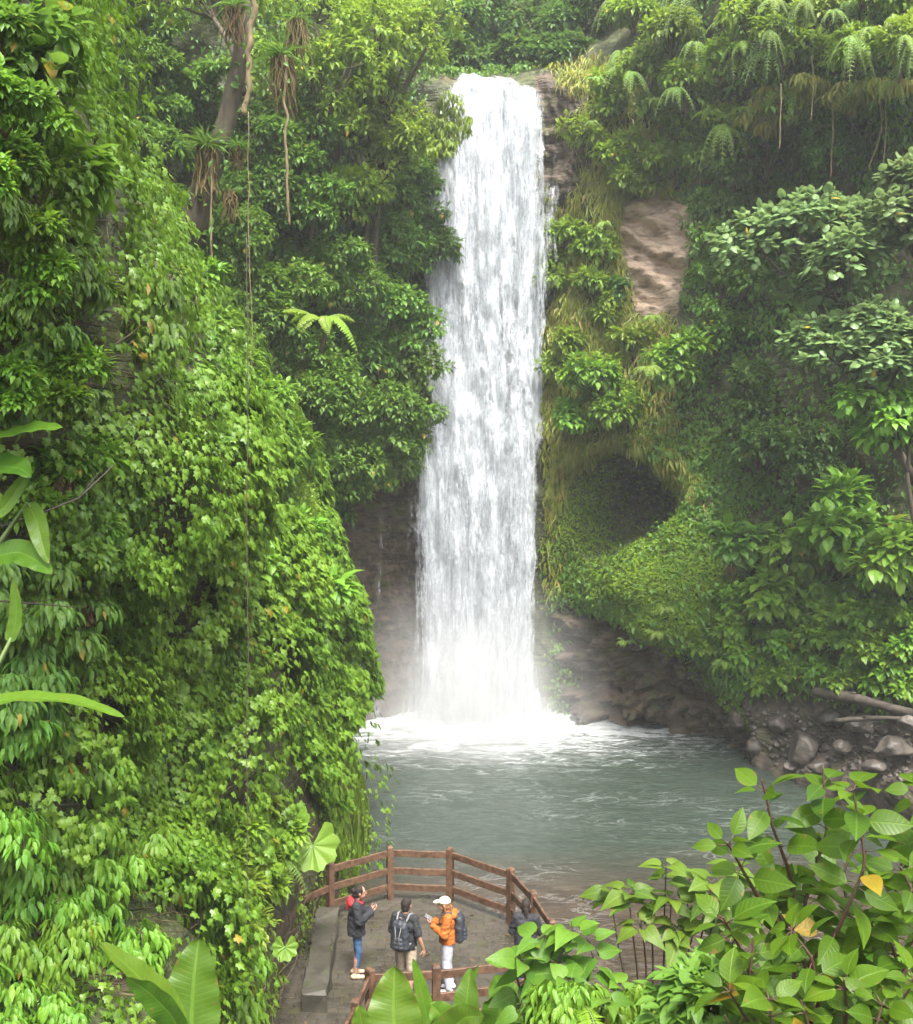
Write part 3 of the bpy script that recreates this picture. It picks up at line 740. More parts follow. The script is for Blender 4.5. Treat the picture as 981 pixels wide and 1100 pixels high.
mb = MB(); scatter(mb, T_IVY, Q, T, N, np.clip(np.linalg.norm(Q - np.array([0, 0, CAMZ]), axis=-1) / FOC * g.uniform(5.2, 10.5, len(Q)), .045, .21) * (.75 + .5 * fbm(Q, .4, 2, 99)), tint, g.uniform(0, .3, len(Q)))
tag(mb.build('ivy', M['ivy'], smooth=False), 'dense green ivy draped over the near hillside above the platform', 'ivy', kind='stuff')
# bare tangled vine stems showing through the ivy
mb = MB()
for k in range(150):
    i = g.integers(60, 235); j = g.integers(40, 118)
    pts = []
    for s_ in range(12):
        pts.append(PL[min(i + s_ * 2, 258), int(np.clip(j + s_ * g.normal() * .5, 1, 140))] + NL[min(i + s_ * 2, 258), j] * g.uniform(.03, .22))
    mb.tube(np.array(pts), np.linspace(.012, .006, 12), 4)
tag(mb.build('ivy_vines', M['twig']), 'bare brown runners tangled beneath the hillside ivy', 'vines', kind='stuff')

# creeping small leaved cover on the outer lip of the hillside and on the rock foot
LIPG = [(300, 500), (350, 560), (395, 670), (380, 700), (330, 640), (300, 560)]
wl = sstep(-8, 8, poly_sd(lpx, lpy, LIPG)) * visible + .35 * rockl * visible * onscr * sstep(.45, .6, fbm(PL, .9, 3, 95))
Q, Nn, rr, cc = surf_samples(PL, NL, 16000, wl, g)
Q = Q + Nn * g.uniform(.25, .6, (len(Q), 1)) * sstep(-8, 8, poly_sd(lpx[rr, cc], lpy[rr, cc], LIPG))[:, None] + Nn * .03
T = norm(rdir(len(Q), g) + np.array([0, 0, -.6])); N = norm(Nn + rdir(len(Q), g) * .5 + UP * .3)
mb = MB(); scatter(mb, T_DIA, Q, T, N, g.uniform(.06, .12, len(Q)), g.uniform(.2, .95, len(Q)), .1, 1.6)
tag(mb.build('creeper_foliage', M['sun'], smooth=False), 'tiny yellow green creeper leaves on the outer edge of the hillside', 'creeper', kind='stuff')
# hanging moss strands on the rock foot
wl = np.maximum(sstep(-4, 10, poly_sd(lpx, lpy, [(338, 815), (372, 770), (395, 775), (392, 930), (360, 930), (345, 880)])) * visible, 0)
Q, Nn, rr, cc = surf_samples(PL, NL, 5200, wl * (.15 + sstep(.42, .55, fbm(PL * np.array([1, 1, .2]), 1.6, 2, 97))), g)
T = norm(np.array([0, 0, -1.0]) + rdir(len(Q), g) * .18 + Nn * .1)
mb = MB(); scatter(mb, T_LAN, Q + Nn * .05, T, norm(Nn + rdir(len(Q), g) * .3), g.uniform(.2, .55, len(Q)), g.uniform(.1, .95, len(Q)), .05, .6)
tag(mb.build('hanging_moss', M['moss'], smooth=False), 'green moss strands hanging down the rock foot beside the pool', 'moss', kind='stuff')

# ------------------------------------------------------------------ back cliff: moss, grass and undergrowth
onB = (bpx > 130) & (bpx < 1090) & (bpy_ > -60) & (bpy_ < 850)
nofall = 1 - sstep(72, 52, np.abs(bpx - 526)) * (bpy_ > 85)
gapB = fbm(PB, .5, 3, 111)
bare = np.maximum.reduce([sstep(0, .3, cave) * sstep(630, 670, bpx), sstep(-10, 6, poly_sd(bpx, bpy_, WALL_L)), sstep(-8, 8, poly_sd(bpx, bpy_, LOWROCK)), sstep(-6, 6, poly_sd(bpx, bpy_, TAN)), soil, sstep(-4, 8, poly_sd(bpx, bpy_, LIPROCK)), sstep(-4, 8, cave * 20 - 10) ])
wu = onB * nofall * (1 - bare) * (1 - .8 * sstep(-10, 25, poly_sd(bpx, bpy_, MOUND))) * (.15 + .85 * sstep(.4, .55, gapB))
Q, Nn, rr, cc = surf_samples(PB, NB, 80000, wu, g)
Q = Q + Nn * g.uniform(0, .4, (len(Q), 1))
T = norm(np.array([0, 0, -.8]) + rdir(len(Q), g) * .7 + Nn * .4); N = norm(Nn * .6 + UP * .7 + rdir(len(Q), g) * .4)
xq = bpx[rr, cc]; yq = bpy_[rr, cc]
tint = np.clip(fbm(Q, .5, 2, 113) * .8 + g.uniform(-.3, .3, len(Q)), 0, .96)
sel = sstep(760, 660, xq + 60 * (fbm(Q, .5, 2, 5) - .5) * 2) * (xq > 575) * sstep(700, 560, yq)
is_sun = g.random(len(Q)) < sel
mb = MB(); k = ~is_sun; scatter(mb, T_OVA, Q[k], T[k], N[k], g.uniform(.12, .26, k.sum()), tint[k], .15)
tag(mb.build('undergrowth', M['mid'], smooth=False), 'small dark green undergrowth clinging all over the shaded cliff', 'undergrowth', kind='stuff')
# sunlit grasses hanging in strips on the cliff just beside the fall
STRIP = [(588, 110), (640, 95), (760, 130), (770, 180), (700, 200), (668, 230), (670, 330), (720, 345), (720, 450), (640, 480), (600, 520), (588, 640), (580, 640), (580, 500), (590, 300)]
ws = sstep(-14, 14, poly_sd(bpx, bpy_, STRIP)) * nofall * (1 - bare) * (.2 + .8 * sstep(.42, .56, fbm(PB * np.array([1, 1, .4]), .9, 3, 121))) + .7 * sstep(-6, 20, poly_sd(bpx, bpy_, [(560, 70), (640, 55), (700, 70), (690, 110), (600, 92)]))
ring = poly_sd(bpx, bpy_, CAVE)
ws = ws + 1.2 * sstep(14, 3, np.abs(ring + 4)) * sstep(545, 520, bpy_) * sstep(.4, .55, fbm(PB * np.array([1, 1, .4]), 1.2, 3, 124))
Q, Nn, rr, cc = surf_samples(PB, NB, 24000, ws, g)
T = norm(np.array([0, 0, -.9]) + rdir(len(Q), g) * .45 + Nn * .55); N = norm(Nn + UP * .6 + rdir(len(Q), g) * .4)
mb = MB(); scatter(mb, T_LAN, Q + Nn * g.uniform(0, .3, (len(Q), 1)), T, N, g.uniform(.18, .5, len(Q)), np.where(g.random(len(Q)) < .12, 1, g.uniform(0, .93, len(Q))), .25, .75)
tag(mb.build('hanging_grass', M['olive'], smooth=False), 'yellow green grass hanging in strips on the cliff beside the fall', 'grass', kind='stuff')
# moss carpet on the mound and round the cave
wm = np.maximum(sstep(-14, 10, poly_sd(bpx, bpy_, MOUND)) * 1.0, .5 * sstep(-10, 20, poly_sd(bpx, bpy_, [(585, 450), (700, 440), (800, 470), (800, 600), (640, 640), (585, 650)])) * (1 - .9 * sstep(0, .3, cave) * sstep(630, 670, bpx))) * (1 - sstep(0, 10, poly_sd(bpx, bpy_, LOWROCK)))
wm = wm + .5 * sstep(-5, 8, poly_sd(bpx, bpy_, [(700, 700), (745, 705), (800, 745), (812, 775), (795, 785), (745, 740)]))
Q, Nn, rr, cc = surf_samples(PB, NB, 60000, wm, g)
T = norm(rdir(len(Q), g) + np.array([0, 0, -.4])); N = norm(Nn * .7 + UP * .6 + rdir(len(Q), g) * .4)
mb = MB(); scatter(mb, T_DIA, Q + Nn * g.uniform(0, .16, (len(Q), 1)), T, N, g.uniform(.06, .15, len(Q)), np.clip(fbm(Q, .9, 3, 8) * 1.2 + .05 + g.uniform(-.2, .25, len(Q)), 0, .95), .1, 1.3)
tag(mb.build('moss', M['moss'], smooth=False), 'bright soft moss carpeting the mound below the shallow cave', 'moss', kind='stuff')
# ------------------------------------------------------------------ individual plants
def fill(name_label, poly, n, size, sty, group, dfun, off, leafpx=7, nt=170, cat='shrub', seed=0, asp=.8, deep=.6, tintb=0.0, name='shrub'):
    """n look-alike shrubs spread over a region of a slope, spaced apart"""
    g = np.random.default_rng(900 + seed); P = np.array(poly, float); lo, hi = P.min(0), P.max(0); pts = []
    tries = 0
    while len(pts) < n and tries < 4000:
        tries += 1
        q = lo + (hi - lo) * g.random(2)
        if poly_sd(q[0], q[1], poly) < 0: continue
        if all(np.hypot(*(q - p)) > size * (1.25 - tries / 4000) for p in pts): pts.append(q)
    for q in sorted(pts, key=lambda p: p[1]):
        k = g.uniform(.75, 1.25)
        shrub(q[0], q[1], size * k, size * asp * k, dfun(q[0], q[1]) - off * g.uniform(.6, 1.3), sty, name_label, leafpx, int(nt * k), 5, cat, group, deep=deep, tintb=tintb, name=name)

dB, dL = depthB, depthL
# --- dark trees behind the lip of the fall
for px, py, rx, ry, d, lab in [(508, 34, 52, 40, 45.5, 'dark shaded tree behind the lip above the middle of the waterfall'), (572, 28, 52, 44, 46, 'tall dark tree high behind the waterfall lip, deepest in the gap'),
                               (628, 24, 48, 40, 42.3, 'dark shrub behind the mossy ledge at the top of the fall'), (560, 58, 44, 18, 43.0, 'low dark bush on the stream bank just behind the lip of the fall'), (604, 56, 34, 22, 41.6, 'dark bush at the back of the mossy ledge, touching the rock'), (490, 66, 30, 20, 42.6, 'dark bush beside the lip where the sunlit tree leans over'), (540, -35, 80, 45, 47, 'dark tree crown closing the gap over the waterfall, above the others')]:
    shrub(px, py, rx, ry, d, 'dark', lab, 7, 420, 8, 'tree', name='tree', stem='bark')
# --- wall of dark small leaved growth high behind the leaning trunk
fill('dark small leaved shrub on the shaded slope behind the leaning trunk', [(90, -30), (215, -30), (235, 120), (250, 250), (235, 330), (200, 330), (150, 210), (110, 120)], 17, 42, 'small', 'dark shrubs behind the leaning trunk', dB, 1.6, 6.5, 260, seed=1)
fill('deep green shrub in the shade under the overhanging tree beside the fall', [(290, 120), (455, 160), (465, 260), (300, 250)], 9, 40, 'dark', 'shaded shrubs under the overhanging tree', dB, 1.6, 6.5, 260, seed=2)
# --- the leafy bulge left of the fall
for i, (px, py, rx, ry, off, sty, lab) in enumerate([
    (285, 330, 70, 75, 4.5, 'small', 'broad green shrub under the hanging dead roots of the leaning trunk'),
    (355, 285, 70, 48, 3.6, 'small', 'rounded green shrub just above the tree fern beside the fall'),
    (425, 275, 46, 50, 2.6, 'small', 'bushy green shrub hugging the upper edge of the waterfall'),
    (410, 360, 66, 58, 4.0, 'small', 'big leafy shrub bulging toward the middle of the waterfall'),
    (330, 420, 70, 62, 5.0, 'small', 'large leafy shrub below the tree fern on the cliff'),
    (405, 445, 66, 52, 4.2, 'small', 'leafy shrub overhanging the bare brown rock wall, its edge brushing the fall'),
    (450, 395, 34, 44, 3.0, 'small', 'narrow leafy shrub pressed against the falling water at mid height'),
    (375, 505, 52, 44, 3.6, 'small', 'drooping shrub right above the bare brown rock wall'),
    (325, 490, 46, 55, 5.5, 'small', 'shrub tucked between the ivy edge and the brown rock wall'),
    (432, 500, 26, 26, 2.2, 'small', 'small drooping tuft of shrub over the wet rock next to the fall'),
    (355, 548, 26, 24, 3.0, 'dark', 'little dark shrub low on the rock wall beside the ivy edge'),
    (262, 262, 42, 36, 4.6, 'small', 'green shrub at the foot of the leaning trunk')]):
    shrub(px, py, rx, ry, dB(px, py) - off * .8, sty, lab, 6.8, int(rx * ry * .15) + 80, 8, tintb=.06, deep=.6)
# --- sunlit tree leaning out over the top of the fall
def tree(px, py, rx, ry, d, sty, lab, base, leafpx, nt, nb, r0, cat='tree', stem='bark', tintb=0.0):
    return shrub(px, py, rx, ry, d, sty, lab, leafpx, nt, nb, cat, None, 'tree', base, stem, .7, tintb, r0)
tree(345, 62, 92, 88, 32.5, 'sun', 'yellow green tree spreading above the hanging epiphytes', W(330, 330, 35.0), 7.5, 640, 10, .16)
tree(432, 45, 78, 80, 34, 'sun', 'sunlit tree with its branches leaning out over the top of the fall', W(400, 330, 37.5), 7.5, 620, 10, .15)
tree(482, 140, 34, 44, 36.2, 'lance', 'slender leafy branch of yellow green leaves drooping across the top of the waterfall', W(420, 150, 37.6), 7, 210, 6, .05, 'branch')
tree(400, 150, 66, 52, 34.5, 'sun', 'low yellow green bough layered under the sunlit tree near the fall', W(380, 330, 37.0), 7.5, 320, 8, .10)
for i, (px, py, rx, ry, off, sty, lab) in enumerate([
    (318, 150, 46, 36, 3.0, 'small', 'green shrub hanging behind the long pale dangling root'), (372, 205, 50, 34, 3.2, 'sun', 'yellowish shrub under the low bough, over the tree fern'),
    (430, 205, 40, 40, 2.4, 'small', 'green shrub beside the upper fall, below the drooping branch'), (330, 215, 44, 30, 3.4, 'small', 'spreading green shrub below the bromeliad with brown roots'), (285, 205, 40, 40, 2.6, 'dark', 'dark shrub in the hollow between the leaning trunk and the pale root'),
    (455, 250, 26, 40, 1.6, 'dark', 'dark drooping shrub touching the fall above the bushy one'), (395, 110, 52, 40, 3.6, 'sun', 'dense yellow green foliage mass between the two sunlit crowns')]):
    shrub(px, py, rx, ry, dB(px, py) - off, sty, lab, 7, int(rx * ry * .17) + 80, 7, deep=.6)
tree(230, -10, 75, 48, 27, 'sun', 'tree crown from which the leaning trunk and the long roots hang', W(262, 100, 25), 8, 330, 8, .08)
# --- leaning trunk with epiphytes
rt = empty('leaning_tree', W(206, 262, 26), 'dark leaning trunk wrapped in creepers and tufts of epiphytes', 'tree')
mb = MB(); tp = [(206, 262), (210, 232), (218, 205), (234, 165), (246, 120), (257, 70), (264, 30), (270, -30), (276, -90)]
P = np.array([W(x, y, 25.5 - i * .12) for i, (x, y) in enumerate(tp)]); mb.tube(P, np.array([17, 15, 13, 11, 10, 9, 8.5, 8, 8]) * 25 / FOC, 10)
mb.build('trunk', M['bark'], rt)
mb = MB(); gq = np.random.default_rng(31)
for k in range(34):
    t = gq.uniform(0, 8); c = np.array([np.interp(t, range(9), P[:, j]) for j in range(3)]) + gq.normal(size=3) * .12 + np.array([0, -.16, 0])
    n = 4; scatter(mb, T_HRT, np.tile(c, (n, 1)) + gq.normal(size=(n, 3)) * .12, rdir(n, gq) + np.array([0, -.3, -.7]), rdir(n, gq) * .6 + np.array([0, -1, .5]), gq.uniform(.09, .2, n), gq.uniform(.0, .8, n), .2)
mb.build('creeper_leaves', M['mid'], rt, smooth=False)

def epiphyte(px, py, d, rpx, hang, lab, nbl=70, nroot=34):
    _seed[0] += 1; g = np.random.default_rng(_seed[0]); s = d / FOC; b = W(px, py, d)
    root = empty('bromeliad', b, lab, 'bromeliad')
    lf = MB(); D = rdir(nbl, g); D[:, 2] = np.abs(D[:, 2]) * .9 + .15; D = norm(D)
    scatter(lf, T_LAN, b + D * .05, D, norm(UP + rdir(nbl, g) * .4), rpx * s * g.uniform(.6, 1.15, nbl), g.uniform(0, .8, nbl), .55, .42)
    lf.build('leaves', M['mid'], root, smooth=False)
    rtm = MB()
    for k in range(nroot):
        a = b + rdir(1, g)[0] * np.array([.55, .3, .2]) * rpx * s * .8
        h = hang * s * g.uniform(.35, 1.1); sw = g.normal(size=2) * .12
        t = np.linspace(0, 1, 5); pts = np.stack([a[0] + sw[0] * t + .03 * np.sin(t * 9 + k), a[1] + sw[1] * t, a[2] - h * t], -1)
        rtm.tube(pts, np.linspace(.022, .008, 5), 4)
    nd = 45; a = b + rdir(nd, g) * np.array([.5, .3, .2]) * rpx * s * .8 - UP * hang * s * g.uniform(0, .6, (nd, 1))
    scatter(rtm, T_LAN, a, norm(np.array([0, 0, -1.0]) + rdir(nd, g) * .25), rdir(nd, g), hang * s * g.uniform(.25, .5, nd), g.uniform(0, .8, nd), .1, .5)
    rtm.build('dead_roots', M['dead'], root, smooth=False)  # the beard of hanging dead roots, tubes and narrow strips in one mesh
epiphyte(222, 158, 24.8, 26, 62, 'bromeliad tuft with a thick beard of dead roots on the lower leaning trunk')
epiphyte(303, 62, 24.5, 28, 58, 'bromeliad with brown hanging roots beside the long dangling root', 70, 40)
epiphyte(246, 205, 25.0, 14, 34, 'smallest bromeliad, brown and ragged, near the foot of the leaning trunk', 30, 25)
epiphyte(252, 8, 24.0, 24, 40, 'bromeliad with dead roots high on the leaning trunk', 40, 30)
epiphyte(255, 158, 25.0, 18, 26, 'bromeliad with arching green blades just above the smallest bromeliad', 44, 12)
epiphyte(318, 22, 24.6, 20, 44, 'bromeliad topmost of the two on the long dangling root', 40, 40)

def liana(pts, r, lab, cat='liana', leaves=0, group=None, mat='liana'):
    _seed[0] += 1; g = np.random.default_rng(_seed[0])
    Pw = np.array([W(*p) for p in pts]); t = np.linspace(0, len(Pw) - 1, 40); P = np.stack([np.interp(t, np.arange(len(Pw)), Pw[:, k]) for k in range(3)], -1)
    P[:, 0] += (fbm(P, 1.2, 3, 7) - .5) * r * 9; P[:, 1] += (fbm(P, 1.2, 3, 8) - .5) * r * 6
    root = empty('liana', P[-1], lab, cat, group)
    mb = MB(); mb.tube(P, r * (1 + (fbm(P, 4, 2, 9) - .5) * .7), 6); mb.build('stem', M[mat], root)
    if leaves:
        lf = MB(); k = g.integers(0, 40, leaves)
        scatter(lf, T_OVA, P[k] + g.normal(size=(leaves, 3)) * .05, rdir(leaves, g) + np.array([0, -.3, -.6]), rdir(leaves, g) * .5 + np.array([0, -.7, .6]), g.uniform(.08, .2, leaves), g.uniform(0, .8, leaves), .2)
        lf.build('leaves', M['mid'], root, smooth=False)
    return root
liana([(266, -40, 23), (270, 20, 23), (267, 60, 23), (269, 125, 23)], .075, 'thick mossy yellow brown hanging root in front of the leaning trunk', leaves=50)
liana([(268, 120, 22.9), (267, 230, 22.7), (269, 330, 22.5), (270, 420, 22.3)], .011, 'thin cord hanging on below the thick mossy root')
liana([(308, 60, 24.2), (309, 120, 24.2), (307, 180, 24.2), (309, 242, 24.2)], .035, 'pale straight hanging root dropping from the brown bromeliads', leaves=14)
liana([(264, 250, 13), (266, 420, 12.8), (267, 600, 12.6), (265, 800, 12.4), (266, 1010, 12.2)], .006, 'very long thin dark aerial root hanging in front of the whole ivy slope', mat='darkstem')
liana([(228, 170, 24.5), (226, 260, 24.4), (230, 350, 24.3)], .02, 'fine brown root trailing from the bearded bromeliad', leaves=10)
for x, y0, y1, l in [(893, 95, 190, 'pale'), (950, 75, 180, 'brown'), (945, 95, 182, 'slanting'), (872, 60, 130, 'short'), (838, 90, 160, 'thin')]:
    liana([(x, y0, 30.5), (x + 2, (y0 + y1) / 2, 30.5), (x - (12 if l == 'slanting' else 1), y1, 30.4)], .017, f'{l} bare root among those dangling over the dark overhang', group='bare roots dangling over the overhang')
# --- tree fern beside the fall
def tree_fern(px, py, d, rpx, lab, dirs, trunk=34, tint=.8):
    _seed[0] += 1; g = np.random.default_rng(_seed[0]); s = d / FOC; b = W(px, py, d)
    root = empty('tree_fern', b - UP * trunk * s, lab, 'tree fern')
    mb = MB(); mb.tube([b - UP * trunk * s, b - UP * trunk * s * .4 + np.array([.1, 0, 0]), b], [.09, .07, .06], 8); mb.build('trunk', M['bark'], root)
    for k, (a, L, dp) in enumerate(dirs):
        lf, st = MB(), MB()
        frond(lf, st, b, (math.cos(R(a)), math.sin(R(a)), 0), rpx * s * L, g, dp, 22, .2, .7, tint, .014, 4, T_LAN)
        f = st.build('frond', M['greenstem'], root); lf.build('frond_leaves', M['fern'], f, smooth=False)
tree_fern(345, 345, 27.0, 58, 'bright tree fern with arching fronds on the leafy slope, one drooping toward the fall', [(-20, .95, 1.45), (20, .8, .7), (-70, .7, 1.2), (200, .9, .55), (160, .8, .7), (-120, .7, 1.1), (80, .8, .7), (235, .8, 1.0)])
for px, py, d, r, lab in [(695, 395, 35.0, 26, 'upright bright fern in the middle of the sunlit cliff above the cave'), (640, 85, 37.2, 16, 'small bright fern on the mossy ledge at the head of the cliff'), (702, 108, 36.6, 20, 'lime green fern high on the sunny cliff'), (762, 120, 35, 24, 'pale green fern under the hanging growth, next to the dark overhang'),
                          (648, 240, 37.6, 15, 'little fern beside the bare tan rock'), (700, 340, 37, 18, 'fern right under the bare tan rock'), (636, 132, 37.8, 14, 'tiny fern beside the dark wet rock by the lip')]:
    fern(px, py, d, r, lab, 9, facing=(0, -.7, 0), lift=.5, tintb=.85, droop=.9)

# --- curtain of ferns and shrubs overhanging the upper cliff
FTOP = [(655, -30), (985, -30), (985, 90), (900, 110), (860, 130), (800, 150), (700, 120), (660, 60)]
gg = np.random.default_rng(77); cnt = 0
for k in range(46):
    for _ in range(200):
        q = np.array([gg.uniform(640, 1000), gg.uniform(-20, 175)])
        if poly_sd(q[0], q[1], FTOP) > 0: break
    fern(q[0], q[1], dB(q[0], q[1]) - gg.uniform(1.2, 3.2), gg.uniform(22, 36), 'bright fern hanging in the curtain of growth over the upper cliff', group='ferns hanging over the upper cliff', facing=(gg.uniform(-.7, .5), -.9, 0), lift=float(gg.uniform(.0, .35)), droop=float(gg.uniform(.8, 1.7)), tintb=float(gg.uniform(.25, .9)), npair=14, nfr=6)
fill('yellow green shrub in the sunlit growth along the rim of the cliff', [(660, -30), (990, -30), (985, 60), (880, 100), (780, 110), (700, 70)], 16, 36, 'sun', 'sunlit shrubs along the cliff rim', dB, 2.2, 7.5, 170, seed=3)
fill('yellow green tufted shrub clinging to the sunny cliff above the tan rock', [(640, 90), (790, 120), (780, 180), (700, 200), (640, 170), (610, 140)], 10, 26, 'sun', 'tufted shrubs above the tan rock', dB, .8, 7, 120, seed=4)
fill('limp brown dead fern hanging under the rim of the cliff', [(800, 70), (985, 80), (985, 120), (860, 140), (800, 160)], 7, 18, 'olive', 'dead ferns under the cliff rim', dB, 2.2, 11, 60, seed=5)
fill('small shrub on the sunny cliff between the waterfall and the tan rock', [(595, 230), (660, 230), (668, 330), (690, 350), (690, 440), (600, 450)], 11, 24, 'sun', 'small shrubs between the fall and the tan rock', dB, .6, 7, 110, seed=6)
# --- middle of the right-hand cliff
for px, py, rx, ry, off, sty, lab, lp in [
    (785, 215, 46, 42, 1.6, 'dark', 'dark bushy shrub in the shade under the fern curtain', 6.5),
    (788, 285, 46, 50, 1.9, 'small', 'dense dark green bush beside the bare tan rock', 6.5),
    (768, 345, 40, 30, 1.6, 'small', 'lower half of the dense bush under the tan rock', 6.5),
    (664, 308, 12, 15, .7, 'dark', 'little round dark bush at the edge of the tan rock', 5),
    (690, 262, 0, 0, 0, '', '', 0),
    (735, 385, 36, 26, 2.2, 'bright', 'light green shrub with round leaves near the upright fern', 9),
    (640, 400, 36, 30, 1.4, 'bright', 'leafy light green shrub above the roof of the cave', 8.5),
    (612, 445, 24, 20, 1.2, 'bright', 'small light green shrub close to the fall above the cave', 8),
    (660, 440, 30, 18, 1.3, 'bright', 'low light green shrub along the roof of the cave', 8),
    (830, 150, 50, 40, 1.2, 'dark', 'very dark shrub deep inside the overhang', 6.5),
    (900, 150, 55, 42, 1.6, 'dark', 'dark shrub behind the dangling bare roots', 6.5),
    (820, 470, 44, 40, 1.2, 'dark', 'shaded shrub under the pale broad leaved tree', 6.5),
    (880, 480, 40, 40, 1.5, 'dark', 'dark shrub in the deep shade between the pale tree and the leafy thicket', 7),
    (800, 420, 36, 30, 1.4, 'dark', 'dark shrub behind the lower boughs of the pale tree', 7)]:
    if rx: shrub(px, py, rx, ry, dB(px, py) - off, sty, lab, lp, int(rx * ry * .13) + 70, 7, deep=.55)
tree(885, 272, 100, 84, 28.5, 'pale', 'pale grey green tree with broad leaves leaning out over the dark cliff', W(985, 520, 30), 9.5, 1050, 16, .14)
tree(915, 372, 88, 60, 27.5, 'pale', 'lower tier of pale broad leaves hanging beneath the grey green tree', W(1000, 540, 29.5), 9.5, 620, 10, .10)
tree(985, 235, 46, 60, 27.0, 'pale', 'pale broad leaved tree cut by the frame beside the grey green one', W(1040, 520, 29), 9.5, 420, 8, .10)
tree(955, 455, 48, 50, 27.6, 'heart', 'sprawling thicket with broad green leaves below the pale tree', W(1010, 640, 28.5), 11, 260, 7, .08, 'shrub')
for px, py, rx, ry, off, lab, sty in [(855, 600, 44, 32, 1.6, 'leafy bush with wide leaves above the ground cover and below the dark thicket', 'brightbroad'), (915, 575, 50, 34, 2.2, 'bright leafy bush with large ovate leaves on the slope over the log', 'brightbroad'), (965, 600, 40, 40, 2.4, 'large leaved bush at the edge of the slope high above the fallen log', 'brightbroad'),
                               (905, 530, 26, 16, 2.2, 'small spray of lime leaves lit against the dark thicket', 'bright'), (832, 640, 32, 30, 1.2, 'broad leaved plant beside the brown bromeliad on the mound', 'brightbroad'), (800, 580, 28, 22, .9, 'shaded broad leaved bush where the mound meets the cliff', 'broad')]:
    shrub(px, py, rx, ry, dB(px, py) - off, sty, lab, 15, int(rx * ry * .075) + 40, 6, deep=.5)
fill('rosette of glossy leaves in the ground cover on the slope over the log', [(785, 640), (985, 620), (985, 750), (900, 735), (820, 738), (790, 695)], 30, 27, 'heart', 'ground cover plants on the slope above the fallen log', dB, .7, 7, 120, 'ground cover plant', 7, .7, .45)
fill('small clump of light green leaves on the lower edge of the mossy mound', [(750, 690), (780, 650), (805, 720), (795, 742), (765, 715)], 6, 15, 'bright', 'leaf clumps along the foot of the mossy mound', dB, .4, 7, 60, 'plant', 8, .7, .45)
fern(706, 680, dB(706, 680) - .5, 24, 'feathery fern on the lip of rock under the mossy mound', 8, facing=(0, -.7, 0), tintb=.7)
fern(672, 690, dB(672, 690) - .5, 18, 'small yellowish fern over the dark wet rock by the spray', 7, facing=(0, -.7, 0), tintb=.9)
fern(780, 712, dB(780, 712) - .6, 26, 'fern drooping over the mossy tongue of rock near the shore', 9, facing=(0, -.7, 0), tintb=.5)
fern(715, 655, dB(715, 655) - .6, 16, 'lime yellow fern on the face of the mossy mound', 8, facing=(0, -.7, 0), tintb=.95)
epiphyte(786, 606, dB(786, 606) - .8, 15, 16, 'reddish brown bromeliad where the mound meets the broad leaves', 30, 20)

# ------------------------------------------------------------------ near hillside plants
UPL = [(-20, 180), (90, 190), (165, 265), (225, 360), (250, 400), (160, 420), (60, 450), (-20, 430)]
fill('leafy shrub with drooping leaves among the tangle at the top of the ivy slope', UPL, 13, 44, 'midlance', 'drooping shrubs at the top of the ivy slope', dL, 1.1, 12, 150, seed=11)
fill('loose light green shrub on the upper slope between the bough and the ivy', [(-20, 100), (70, 110), (110, 200), (200, 290), (260, 400), (180, 440), (-20, 440)], 20, 40, 'bright', 'light shrubs on the upper slope', dL, 1.5, 10, 150, seed=17)
fill('small leaved shrub crowding the top corner of the slope behind the glossy bough', [(-20, -40), (70, -40), (95, 60), (110, 180), (40, 190), (-20, 160)], 9, 44, 'small', 'small leaved shrubs behind the glossy bough', dL, 1.2, 11, 170, seed=18)
fill('bright green shrub on the crest of the ivy slope', [(120, 260), (205, 300), (285, 400), (330, 500), (290, 480), (220, 400), (150, 330)], 11, 30, 'bright', 'bright shrubs along the crest of the ivy slope', dL, 1.0, 9, 130, seed=12)
fill('shrub of narrow light green leaves on the steep foot of the ivy slope', [(-20, 780), (60, 780), (130, 860), (215, 960), (260, 1020), (250, 1110), (-20, 1110)], 30, 44, 'brightlance', 'narrow leaved shrubs on the foot of the slope', dL, .95, 15, 120, seed=13)
fill('yellowing vine shrub hanging at the lower edge of the ivy by the gutter', [(236, 880), (300, 850), (302, 900), (270, 1000), (246, 1060), (228, 1000)], 10, 21, 'sun', 'vine shrubs hanging by the gutter', dL, .5, 11, 90, seed=14)
fill('medium leaved shrub rising from the ivy', [(20, 470), (180, 470), (290, 500), (330, 600), (200, 600), (30, 640)], 12, 34, 'bright', 'shrubs rising from the middle of the ivy', dL, .95, 10, 100, seed=15)
fill('shrub with slender leaves beside the broken stem at the edge of the slope', [(-20, 620), (60, 600), (110, 680), (60, 760), (-20, 760)], 9, 38, 'midlance', 'slender leaved shrubs at the edge of the slope', dL, 1.0, 15, 120, seed=16)
fill('broad heart leaved creeper clump growing over the ivy', [(40, 480), (180, 440), (290, 520), (350, 640), (340, 760), (250, 860), (120, 840), (40, 700)], 12, 30, 'heart', 'heart leaved clumps over the ivy', dL, 1.0, 15, 55, 'creeper', 21, name='creeper')
fill('limp long leaved shrub half buried in the ivy', [(120, 520), (300, 560), (360, 680), (300, 860), (140, 820)], 8, 28, 'midlance', 'long leaved shrubs buried in the ivy', dL, .9, 13, 70, seed=22)
fill('patch of withered brown leaves caught in the ivy', [(60, 460), (240, 460), (340, 640), (300, 860), (80, 860)], 8, 11, 'withered', 'withered patches in the ivy', dL, .85, 10, 16, 'dead leaves', 23, name='dead_leaf_patch')
